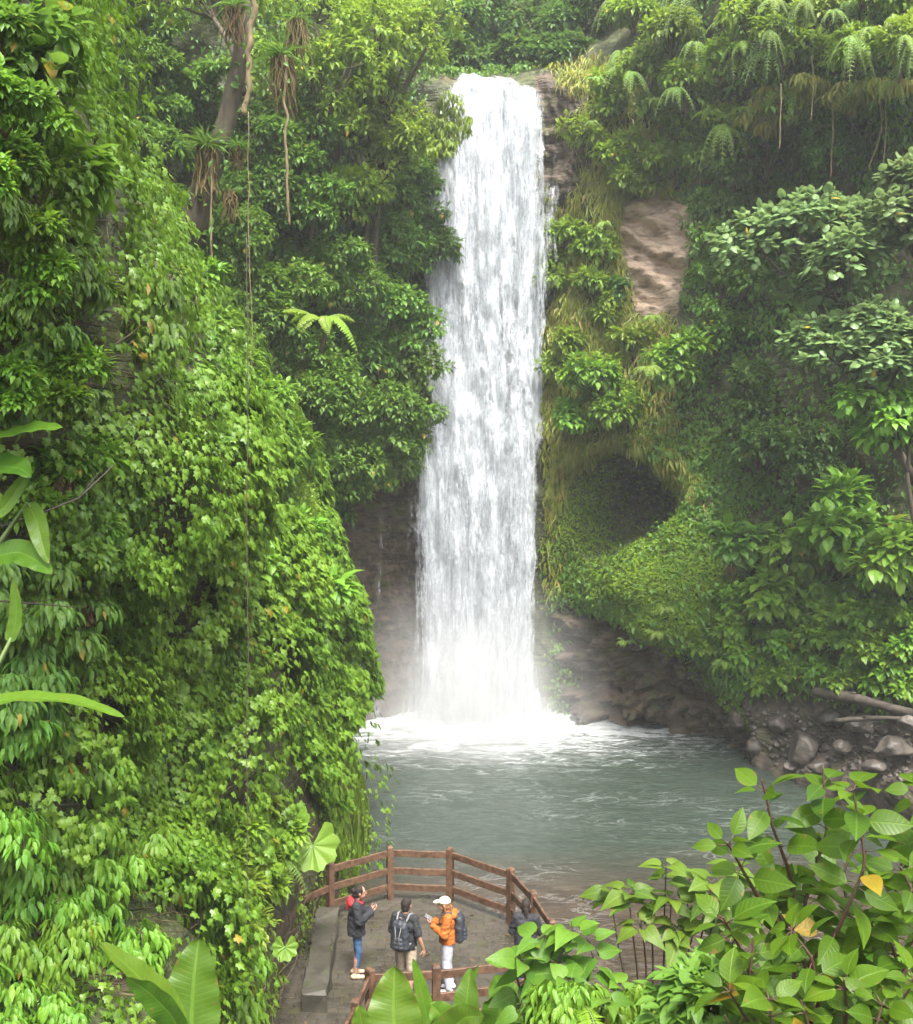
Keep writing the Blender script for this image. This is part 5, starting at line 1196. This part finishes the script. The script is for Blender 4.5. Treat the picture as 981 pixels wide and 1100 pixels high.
# ------------------------------------------------------------------ people
def capsule(a, b, ra, rb, n=12, k=4):
    a = np.array(a, float); b = np.array(b, float); d = b - a; L = np.linalg.norm(d); T = d / max(L, 1e-6)
    ref = np.array([0, 0, 1.]) if abs(T[2]) < .9 else np.array([1., 0, 0]); B = norm(np.cross(T, ref)); C = np.cross(T, B)
    rings = []
    for i in range(k + 1): th = math.pi / 2 * (1 - i / k); rings.append((a - T * ra * math.sin(th), max(ra * math.cos(th), 1e-4)))
    for i in range(k + 1): th = math.pi / 2 * i / k; rings.append((b + T * rb * math.sin(th), max(rb * math.cos(th), 1e-4)))
    an = np.arange(n) / n * 2 * math.pi; V = np.concatenate([c + r * (np.cos(an)[:, None] * B + np.sin(an)[:, None] * C) for c, r in rings])
    m = len(rings); F = [(i * n + j, i * n + (j + 1) % n, (i + 1) * n + (j + 1) % n, (i + 1) * n + j) for i in range(m - 1) for j in range(n)] + [tuple(range(n))[::-1], tuple(range((m - 1) * n, m * n))]
    return V, F
def ellips(c, r, rotx=0.0, n=16, k=10):
    V = []; F = []
    for i in range(k + 1):
        th = math.pi * i / k
        for j in range(n): p = 2 * math.pi * j / n; V.append((max(math.sin(th), 1e-3) * math.cos(p), max(math.sin(th), 1e-3) * math.sin(p), math.cos(th)))
    V = np.array(V) * np.array(r); cr, s_ = math.cos(rotx), math.sin(rotx); V = np.stack([V[:, 0], V[:, 1] * cr - V[:, 2] * s_, V[:, 1] * s_ + V[:, 2] * cr], -1) + np.array(c)
    F = [(i * n + j, (i + 1) * n + j, (i + 1) * n + (j + 1) % n, i * n + (j + 1) % n) for i in range(k) for j in range(n)] + [tuple(range(n)), tuple(range(k * n, k * n + n))[::-1]]
    return V, F
def fuse(name, shapes, mat, parent, voxel=.009, smooth=2, cuts=(), label=None, wrinkle=0.0):
    """union of rounded shapes grown into one continuous skin, then trimmed by planes (point, normal kept side)"""
    V = []; F = []; n = 0
    for v, f in shapes: V.append(v); F += [tuple(i + n for i in q) for q in f]; n += len(v)
    me = bpy.data.meshes.new('tmp'); me.from_pydata(np.concatenate(V).tolist(), [], F); o = bpy.data.objects.new('tmp', me); COL.objects.link(o)
    bm = bmesh.new(); bm.from_mesh(me); bmesh.ops.recalc_face_normals(bm, faces=bm.faces); bm.to_mesh(me); bm.free()
    md = o.modifiers.new('r', 'REMESH'); md.mode = 'VOXEL'; md.voxel_size = voxel; md.use_smooth_shade = True
    if smooth: ms = o.modifiers.new('s', 'SMOOTH'); ms.factor = .5; ms.iterations = smooth
    dg = bpy.context.evaluated_depsgraph_get(); m2 = bpy.data.meshes.new_from_object(o.evaluated_get(dg)); bpy.data.objects.remove(o)
    if cuts:
        bm = bmesh.new(); bm.from_mesh(m2)
        for pt, nr in cuts: bmesh.ops.bisect_plane(bm, geom=bm.verts[:] + bm.edges[:] + bm.faces[:], plane_co=pt, plane_no=nr, clear_inner=True)
        bm.to_mesh(m2); bm.free()
    if wrinkle:
        nv_ = len(m2.vertices); co = np.empty(nv_ * 3, np.float32); m2.vertices.foreach_get('co', co); co = co.reshape(-1, 3).astype(float)
        nr_ = np.empty(nv_ * 3, np.float32); m2.vertex_normals.foreach_get('vector', nr_); nr_ = nr_.reshape(-1, 3)
        w_ = np.abs(fbm(co * np.array([1, 1, 1.8]) + co[:, [2, 0, 1]] * .6, 7.0, 3, 5) - .5) * 2
        co = co + nr_ * ((.30 - w_) * wrinkle)[:, None]; m2.vertices.foreach_set('co', co.astype(np.float32).ravel()); m2.update()
    for p in m2.polygons: p.use_smooth = True
    m2.name = name; m2.materials.clear(); m2.materials.append(mat); ob = bpy.data.objects.new(name, m2); COL.objects.link(ob); ob.parent = parent
    if label: ob['label'] = label
    return ob
M['skin'] = plain('skin', (.33, .18, .12), (.40, .225, .15), 5, .5, 0)
def cloth(name, c, r=.8): return plain(name, c, tuple(k * 1.35 + .004 for k in c), 4, r, .35, dist=.012)
M['hair'] = plain('hair', (.008, .005, .004), (.02, .012, .008), 20, .75, .5, (1, 1, .3)); M['lhair'] = plain('auburn_hair', (.16, .075, .03), (.26, .13, .06), 20, .5, .5, (1, 1, .3))
M['black'] = cloth('black_fabric', (.012, .013, .016)); M['red'] = cloth('red_fabric', (.30, .014, .018)); M['denim'] = cloth('blue_denim', (.03, .075, .16)); M['beige'] = cloth('beige_suede', (.38, .28, .19))
M['orange'] = cloth('rust_orange_fabric', (.26, .075, .008)); M['grey_tr'] = cloth('pale_grey_cloth', (.36, .37, .42)); M['khaki'] = cloth('beige_cotton', (.33, .27, .20)); M['cream'] = cloth('cream_cotton', (.55, .50, .38)); M['pack'] = cloth('dark_nylon', (.02, .024, .03), .55); M['strap'] = cloth('grey_webbing', (.13, .125, .125)); M['phone'] = plain('phone_glass', (.015, .015, .018), (.02, .02, .025), 4, .2, 0); M['eye'] = plain('eye_dark', (.02, .012, .01), (.03, .02, .015), 4, .3, 0); M['lip'] = plain('lip', (.40, .15, .12), (.44, .18, .14), 4, .5, 0); M['white'] = cloth('white_cloth', (.45, .45, .45))

def hand(shapes, wr, dirv, palm_n, s, curl, grip=True):
    """palm, four fingers of different length bent at the knuckles, thumb from the side of the palm"""
    d = norm(np.array(dirv, float)); n = norm(np.array(palm_n, float) - np.dot(palm_n, d) * d); sd = np.cross(d, n)
    wr = np.array(wr, float); pe = wr + d * .085 * s
    for q in (-.026, 0, .026): shapes.append(capsule(wr + d * .015 + sd * q * .6, pe + sd * q, .014 * s, .013 * s, 8, 3))
    for i, (q, L) in enumerate(((-.030, .066), (-.010, .078), (.010, .074), (.030, .058))):
        p = pe + sd * q * s; dirf = d.copy(); tot = L * s
        for k_ in range(3):
            ca = curl * (k_ + .6) / 2; dd = norm(d * math.cos(ca) + n * math.sin(ca) + sd * q * 1.2); e = p + dd * tot * (.45, .32, .25)[k_]; shapes.append(capsule(p, e, .0092 * s, .0085 * s, 8, 3)); p = e
    t0 = wr + d * .03 * s - sd * .03 * s; t1 = t0 + norm(d * .6 - sd * .75 + n * .35) * .045 * s; t2 = t1 + norm(d * .8 - sd * .1 + n * .5) * .038 * s
    shapes.append(capsule(t0, t1, .0115 * s, .0105 * s, 8, 3)); shapes.append(capsule(t1, t2, .0105 * s, .009 * s, 8, 3))
    return pe, d, n, sd

def person(loc, facing, height, lab, pose, look, outfit, step=0.0):
    s = height / 1.72; root = empty('person', loc, lab, 'person', rz=facing); root.scale = (1, 1, 1)
    def v(*a): return np.array(a, float) * s
    hipL, hipR = v(-.09, 0, .93), v(.09, 0, .93); knL, knR = v(-.10, .02 + step, .50), v(.10, .03 - step * .6, .50); anL, anR = v(-.10, -.02 + step, .085), v(.10, -.03 - step, .085)
    chest = v(0, .0, 1.30); neck = v(0, -.01, 1.46); hd = v(0, .035, 1.60) + look[0] * v(0, .035, -.02)
    shL, shR = v(-.165, -.005, 1.405), v(.165, -.005, 1.405)
    if pose == 'phone': elL, elR, wrL, wrR = v(-.235, .03, 1.14), v(.235, .04, 1.14), v(-.07, .27, 1.22), v(.075, .285, 1.235); hdir = [v(.25, .8, .5), v(-.25, .8, .55)]; pn = [v(.6, -.3, .8), v(-.6, -.3, .8)]; curl = [.9, .9]
    elif pose == 'hang': elL, elR, wrL, wrR = v(-.25, -.02, 1.13), v(.255, -.03, 1.13), v(-.20, .17, 1.02), v(.295, .06, .90); hdir = [v(.3, .8, .1), v(.1, .25, -1)]; pn = [v(.4, .1, -.4), v(-1, .2, .1)]; curl = [.8, .5]
    else: elL, elR, wrL, wrR = v(-.24, .02, 1.13), v(.24, .05, 1.14), v(-.22, .22, 1.06), v(.20, .28, 1.06); hdir = [v(0, 1, -.1), v(0, 1, -.1)]; pn = [v(0, 0, -1), v(0, 0, -1)]; curl = [.6, .6]
    S = []
    S += [capsule(v(-.05, 0, .98), v(.05, 0, .98), .125 * s, .125 * s), capsule(v(-.03, 0, 1.12), v(.03, 0, 1.12), .108 * s, .108 * s), capsule(v(-.065, .005, 1.30), v(.065, .005, 1.30), .112 * s, .112 * s), capsule(v(0, 0, 1.0), v(0, 0, 1.34), .11 * s, .10 * s), capsule(shL, shR, .058 * s, .058 * s)]
    S += [capsule(neck - v(0, 0, .06), hd - v(0, .02, .04), .052 * s, .05 * s)]
    for h_, k_, a_ in ((hipL, knL, anL), (hipR, knR, anR)):
        S += [capsule(h_, k_, .088 * s, .054 * s), capsule(k_, (k_ * .6 + a_ * .4) - v(0, .015, 0), .055 * s, .054 * s), capsule(k_ * .6 + a_ * .4 - v(0, .015, 0), a_, .052 * s, .036 * s), capsule(a_ - v(0, .02, .05), a_ + v(0, .13, -.055), .034 * s, .028 * s)]
    for sh, el, wr, hd_, n_, cu_ in ((shL, elL, wrL, hdir[0], pn[0], curl[0]), (shR, elR, wrR, hdir[1], pn[1], curl[1])):
        S += [capsule(sh, el, .05 * s, .041 * s), capsule(el, el * .6 + wr * .4, .041 * s, .038 * s), capsule(el * .6 + wr * .4, wr, .038 * s, .026 * s)]
        if sh is shL: hL = hand(S, wr, hd_, n_, s, cu_)
        else: hR = hand(S, wr, hd_, n_, s, cu_)
    tilt = -.35 * look[0]
    S += [ellips(hd + v(0, .0, .025), np.array([.076, .094, .10]) * s, tilt), ellips(hd + v(0, .035, -.045), np.array([.056, .058, .07]) * s, tilt), capsule(hd + v(0, .088, .012), hd + v(0, .112, -.022), .011 * s, .016 * s, 8, 3)]
    for q in (-1, 1): S += [ellips(hd + v(.078 * q, -.01, .0), np.array([.012, .022, .034]) * s), capsule(hd + v(.018 * q, .09, .03), hd + v(.045 * q, .078, .03), .010 * s, .009 * s, 8, 3)]
    fuse('body', S, M['skin'], root, .0062, 1)
    for q in (-1, 1): mb = MB(); e = ellips(hd + v(.031 * q, .088, .008), np.array([.012, .007, .008]) * s, 0, 10, 6); mb.polys(*e); mb.build('eye', M['eye'], root, world=False)
    mb = MB(); mb.polys(*ellips(hd + v(0, .093, -.058), np.array([.024, .008, .009]) * s, 0, 10, 6)); mb.build('mouth', M['lip'], root, world=False)
    J = dict(hipL=hipL, hipR=hipR, knL=knL, knR=knR, anL=anL, anR=anR, shL=shL, shR=shR, elL=elL, elR=elR, wrL=wrL, wrR=wrR, hd=hd, neck=neck, v=v, s=s, root=root, hL=hL, hR=hR)
    outfit(J); return J
def trousers(J, mat, upto=1.0, fat=1.0, name='trousers'):
    s = J['s']; S = [capsule(J['v'](-.05, 0, .98), J['v'](.05, 0, .98), .137 * s, .137 * s)]
    for a in 'LR':
        h, k, an = J['hip' + a], J['kn' + a], J['an' + a]; e = k + (an - k) * upto
        S += [capsule(h, k, .099 * s * fat, .068 * s * fat)]
        if upto > 0: S += [capsule(k, e, .068 * s * fat, .052 * s * fat)]
    low = (J['knL'] + (J['anL'] - J['knL']) * upto)[2]
    return fuse(name, S, mat, J['root'], .009, 2, [((0, 0, low), (0, 0, 1)), ((0, 0, 1.06 * s), (0, 0, -1))], wrinkle=.011)
def shoes(J, mat, name='shoe', sole=None):
    s = J['s']; v = J['v']
    for a in 'LR':
        an = J['an' + a]; S = [capsule(an + v(0, -.04, -.035), an + v(0, .06, -.04), .047 * s, .044 * s), capsule(an + v(-.012, .05, -.048), an + v(-.008, .145, -.052), .036 * s, .033 * s), capsule(an + v(.012, .05, -.048), an + v(.008, .145, -.052), .036 * s, .033 * s), capsule(an + v(0, -.01, -.02), an + v(0, -.01, .0), .047 * s, .045 * s)]
        fuse(name, S, mat, J['root'], .008, 1, [((0, 0, .004), (0, 0, 1))])
def top(J, mat, hem, name, fat=1.0, sleeve=1.0, puff=0.0):
    s = J['s']; v = J['v']; f = fat
    S = [capsule(v(-.055, 0, hem / s if False else hem), v(.055, 0, hem), .142 * s * f, .142 * s * f), capsule(v(-.05, 0, 1.12), v(.05, 0, 1.12), .126 * s * f, .126 * s * f), capsule(v(-.075, .005, 1.29), v(.075, .005, 1.29), .126 * s * f, .126 * s * f), capsule(J['shL'], J['shR'], .068 * s * f, .068 * s * f), capsule(v(0, 0, 1.1), v(0, 0, 1.4), .12 * s, .085 * s), capsule(v(-.055, 0, hem), v(-.05, 0, 1.12), .142 * s * f, .13 * s * f), capsule(v(.055, 0, hem), v(.05, 0, 1.12), .142 * s * f, .13 * s * f)]
    for a in 'LR':
        sh, el, wr = J['sh' + a], J['el' + a], J['wr' + a]; S += [capsule(sh, sh + (el - sh) * min(1, sleeve * 2 if sleeve < .5 else 1), (.066 + puff) * s * f, (.06 + puff) * s * f)]
        if sleeve >= 1: S += [capsule(el, el + (wr - el) * .93, (.06 + puff) * s * f, (.045 + puff * .6) * s * f)]
    return fuse(name, S, mat, J['root'], .009, 2, [((0, 0, (hem - .02) * s), (0, 0, 1)), (tuple(J['neck'] + v(0, 0, .035)), (0, .3, -1))], wrinkle=.032)
def hair(J, mat, long=False, bun=False, cap=False):
    s = J['s']; v = J['v']; hd = J['hd']; S = [ellips(hd + v(0, -.014, .032), np.array([.086, .098, .104]) * s), ellips(hd + v(0, -.05, -.03), np.array([.074, .06, .075]) * s)]
    if bun: S += [ellips(hd + v(0, -.115, .045), np.array([.05, .05, .05]) * s), capsule(hd + v(0, -.09, .0), hd + v(0, -.13, -.09), .035 * s, .022 * s)]
    if long: S += [capsule(hd + v(0, -.08, -.02), hd + v(.02, -.11, -.17), .05 * s, .035 * s), capsule(hd + v(-.06, -.02, 0), hd + v(-.06, -.02, -.12), .028 * s, .02 * s)]
    return fuse('hair', S, mat, J['root'], .008, 1, [(tuple(hd + v(0, .05, .03)), (0, -1, .55))])
def backpack(J, lab, mat, big=True):
    s = J['s']; v = J['v']; r = J['root']; c0, sn = math.cos(r.rotation_euler.z), math.sin(r.rotation_euler.z)
    root = empty('backpack', np.array(r.location) + np.array([-sn * -.2, c0 * -.2, 1.02 * s]), lab, 'backpack', rz=r.rotation_euler.z)
    o = np.array([0, -.2, 1.02 * s])
    S = [capsule(v(-.085, -.215, 1.02) - o, v(.085, -.215, 1.02) - o, .082 * s, .082 * s), capsule(v(-.08, -.205, 1.2) - o, v(.08, -.205, 1.2) - o, .086 * s, .086 * s), capsule(v(-.065, -.195, 1.36) - o, v(.065, -.195, 1.36) - o, .07 * s, .07 * s), capsule(v(0, -.215, 1.02) - o, v(0, -.195, 1.36) - o, .09 * s, .08 * s)]
    S += [capsule(v(-.085 + .02 * t, -.212, 1.02 + .34 * t) - o, v(.085 - .02 * t, -.212, 1.02 + .34 * t) - o, (.084 - .012 * t) * s, (.084 - .012 * t) * s) for t in np.linspace(.1, .9, 6)]
    fuse('main_bag', S, mat, root, .011, 5, wrinkle=.014)
    fuse('front_pocket', [capsule(v(-.055, -.295, 1.03) - o, v(.055, -.295, 1.03) - o, .045 * s, .045 * s), capsule(v(-.053, -.29, 1.09) - o, v(.053, -.29, 1.09) - o, .043 * s, .043 * s), capsule(v(-.05, -.285, 1.15) - o, v(.05, -.285, 1.15) - o, .04 * s, .04 * s)], mat, root, .009, 2)
    for q in (-1, 1):
        mb = MB(); P = np.array([v(.085 * q, -.14, 1.40), v(.10 * q, -.06, 1.485), v(.105 * q, .05, 1.465), v(.115 * q, .135, 1.34), v(.14 * q, .12, 1.18), v(.15 * q, -.02, 1.06), v(.12 * q, -.15, 1.0)]) - o
        t = np.linspace(0, 6, 30); P = np.stack([np.interp(t, range(7), P[:, k]) for k in range(3)], -1); mb.tube(P, .018 * s, 6); mb.build('shoulder_strap', M['strap'] if big else mat, root, world=False)
    mb = MB(); P = np.array([v(-.03, -.17, 1.43), v(-.02, -.19, 1.475), v(.02, -.19, 1.475), v(.03, -.17, 1.43)]) - o; mb.tube(P, .009, 6); mb.build('grab_handle', M['strap'], root, world=False)
    if big:
        for q in (-.05, .05): mb = MB(); P = np.array([v(q, -.335, 1.02), v(q * .6, -.315, 1.2), v(q * 1.1, -.275, 1.36)]) - o; mb.tube(P, .009, 5); mb.build('buckle_strap', M['strap'], root, world=False)
    return root
def phone(J, lab, side='R', off=(0, 0, 0)):
    pe, d, n, sd = J['h' + side]; r = J['root']; c = pe + d * .035 + n * .026 + np.array(off)
    a = r.rotation_euler.z; Rz = np.array([[math.cos(a), -math.sin(a), 0], [math.sin(a), math.cos(a), 0], [0, 0, 1]]); B = Rz @ np.stack([sd, d, n], 1)
    loc = Rz @ c + np.array(r.location); root = empty('smartphone', loc, lab, 'phone')
    mb = MB(); mb.box((0, 0, 0), (.072, .148, .008)); V = mb.V[0] @ B.T; mb.V[0] = V; mb.build('case', M['phone'], root, smooth=False, world=False)
    mb = MB(); mb.box((0, 0, .0052), (.066, .14, .0016)); mb.V[0] = mb.V[0] @ B.T; mb.build('screen', M['screen'], root, smooth=False, world=False)
M['screen'] = plain('phone_screen', (.10, .11, .12), (.14, .15, .17), 3, .08, 0)

def outfit_a(J):
    v, s = J['v'], J['s']; trousers(J, M['denim'], .62, .92, 'jeans'); shoes(J, M['beige']); top(J, M['black'], .86, 'jacket', 1.16, 1.0, .012)
    fuse('hood', [capsule(v(-.07, -.09, 1.42), v(.07, -.09, 1.42), .075 * s, .075 * s), capsule(v(-.10, .0, 1.44), v(-.05, .10, 1.40), .045 * s, .03 * s), capsule(v(.10, .0, 1.44), v(.05, .10, 1.40), .045 * s, .03 * s), capsule(v(0, -.11, 1.33), v(0, -.10, 1.44), .08 * s, .075 * s)], M['red'], J['root'], .009, 2, label='red hood folded down')
    hair(J, M['hair'], bun=True)
def outfit_b(J):
    trousers(J, M['khaki'], .0, 1.12, 'shorts'); shoes(J, M['black']); top(J, M['black'], .93, 't_shirt', 1.02, .42); hair(J, M['hair'])
def outfit_c(J):
    v, s, hd = J['v'], J['s'], J['hd']; trousers(J, M['grey_tr'], .95, 1.15); shoes(J, M['white']); top(J, M['orange'], .96, 'jacket', 1.1, 1.0, .012)
    fuse('hood', [capsule(v(-.07, -.10, 1.42), v(.07, -.10, 1.42), .07 * s, .07 * s), capsule(v(-.10, -.01, 1.44), v(-.06, .08, 1.41), .042 * s, .03 * s), capsule(v(.10, -.01, 1.44), v(.06, .08, 1.41), .042 * s, .03 * s)], M['orange'], J['root'], .009, 2)
    hair(J, M['lhair'], long=True)
    cp_ = fuse('cap', [ellips(hd + v(0, -.008, .055), np.array([.096, .11, .088]) * s)], M['cream'], J['root'], .008, 1, [(tuple(hd + v(0, 0, .045)), (0, .1, 1))])
    fuse('cap_brim', [ellips(hd + v(0, .125, .048), np.array([.07, .075, .012]) * s, -.2)], M['cream'], cp_, .006, 1)
def outfit_d(J):
    trousers(J, M['denim'], .95, 1.05, 'jeans'); shoes(J, M['black']); top(J, M['black'], .93, 'jacket', 1.1, 1.0, .01); hair(J, M['black'] if False else M['hair'], long=True)
A = person((-1.76, 17.5, 0), R(-80), 1.64, 'woman in black jacket with red hood and blue jeans beside the stone bench', 'phone', (1.0,), outfit_a)
B_ = person((-.86, 16.72, 0), R(-22), 1.76, 'man seen from behind in a black T-shirt and beige shorts standing between the two women', 'hang', (.5,), outfit_b, .03)
C_ = person((-.14, 17.0, 0), R(82), 1.66, 'woman in a cream cap and rust orange jacket holding up her phone', 'phone', (1.0,), outfit_c)
D_ = person((1.18, 16.95, 0), R(-10), 1.62, 'dark haired person in black jacket at the railing corner behind the light leaved bush', 'lean', (.6,), outfit_d)
backpack(B_, 'black hiking backpack with grey straps worn by the man in shorts', M['pack'], True)
backpack(C_, 'plain dark backpack worn over the orange jacket', M['pack'], False)
phone(A, 'dark phone held by the woman with the red hood'); phone(C_, 'dark phone held by the woman in the cream cap')
# ------------------------------------------------------------------ air: one even haze box, and the spray cloud at the foot of the fall
def box_obj(name, lo, hi, mat, **kw):
    mb = MB(); lo = np.array(lo, float); hi = np.array(hi, float)
    mb.box((lo + hi) / 2, hi - lo); o = mb.build(name, mat, smooth=False); return tag(o, **kw)
m, nt, out = new_mat('haze_air'); g = G(nt)
pv = g('VolumePrincipled', inp={'Color': (.93, .96, .97, 1), 'Density': HAZE, 'Anisotropy': .2}); g.link(pv.outputs[0], out.inputs['Volume'])
box_obj('haze', (-310, -310, -8), (330, 330, 60), m, label='thin pale humid air filling the gorge', cat='haze', kind='stuff')

m, nt, out = new_mat('spray_cloud'); g = G(nt)
tc = g('TexCoord'); o3 = tc.outputs['Object']
ln = g('VectorMath', operation='LENGTH'); g.link(o3, ln.inputs[0])
fall = g.ramp(ln.outputs['Value'], [(.0, 1.0), (.35, .6), (.65, .13), (.97, 0.0)])
geo = g('NewGeometry')
nn = g.noise(geo.outputs['Position'], .45, 3, .6, .4)
dens = g.math('MULTIPLY', fall, g.math('MULTIPLY', g.ramp(nn, [(.3, .15), (.7, 1.0)]), MIST))
pv = g('VolumePrincipled', inp={'Color': (.96, .97, .98, 1), 'Density': dens, 'Anisotropy': .2}); g.link(pv.outputs[0], out.inputs['Volume'])
bm = bmesh.new(); bmesh.ops.create_icosphere(bm, subdivisions=4, radius=1.0)
me = bpy.data.meshes.new('mist'); bm.to_mesh(me); bm.free(); me.materials.append(m)
o = bpy.data.objects.new('mist', me); COL.objects.link(o); o.location = (.5, 36.8, -1.3); o.scale = (6.0, 5.2, 7.0)
tag(o, 'white spray cloud drifting at the foot of the waterfall', 'mist', kind='stuff')

# ------------------------------------------------------------------ light: bright overcast
w = bpy.data.worlds.new("World"); sc.world = w; w.use_nodes = True
nt = w.node_tree; bgn = nt.nodes['Background']
sky = nt.nodes.new('ShaderNodeTexSky'); sky.sky_type = 'NISHITA'; sky.sun_disc = False
EL, AZ = R(62), R(165)        # sun behind the camera, a little to its left (azimuth clockwise from +Y)
sky.sun_elevation = EL; sky.sun_rotation = AZ
sky.air_density = 1.0; sky.dust_density = 5.0; sky.ozone_density = 1.0
hs = nt.nodes.new('ShaderNodeHueSaturation'); hs.inputs['Saturation'].default_value = .45
nt.links.new(sky.outputs[0], hs.inputs['Color']); nt.links.new(hs.outputs[0], bgn.inputs['Color'])
bgn.inputs['Strength'].default_value = .15
ld_ = bpy.data.lights.new('sun', 'SUN'); ld_.energy = SUN; ld_.angle = R(14); ld_.color = (1.0, .96, .88)
so_ = bpy.data.objects.new('sun', ld_); COL.objects.link(so_)
sd = Vector((math.sin(AZ) * math.cos(EL), math.cos(AZ) * math.cos(EL), math.sin(EL)))
so_.rotation_euler = (-sd).to_track_quat('-Z', 'Y').to_euler(); so_.location = sd * 80
sc.view_settings.view_transform = 'Standard'; sc.view_settings.look = 'None'; sc.view_settings.gamma = 1
sc.view_settings.exposure = EXPO
sc.render.engine = 'CYCLES'
cy = sc.cycles
cy.max_bounces = 7; cy.diffuse_bounces = 4; cy.glossy_bounces = 2; cy.transmission_bounces = 4; cy.transparent_max_bounces = 12; cy.volume_bounces = 1
cy.volume_step_rate = 4.0; cy.volume_max_steps = 48
cy.use_denoising = True
try: cy.denoiser = 'OPENIMAGEDENOISE'
except Exception: pass
cy.caustics_reflective = False; cy.caustics_refractive = False
cy.sample_clamp_indirect = 6
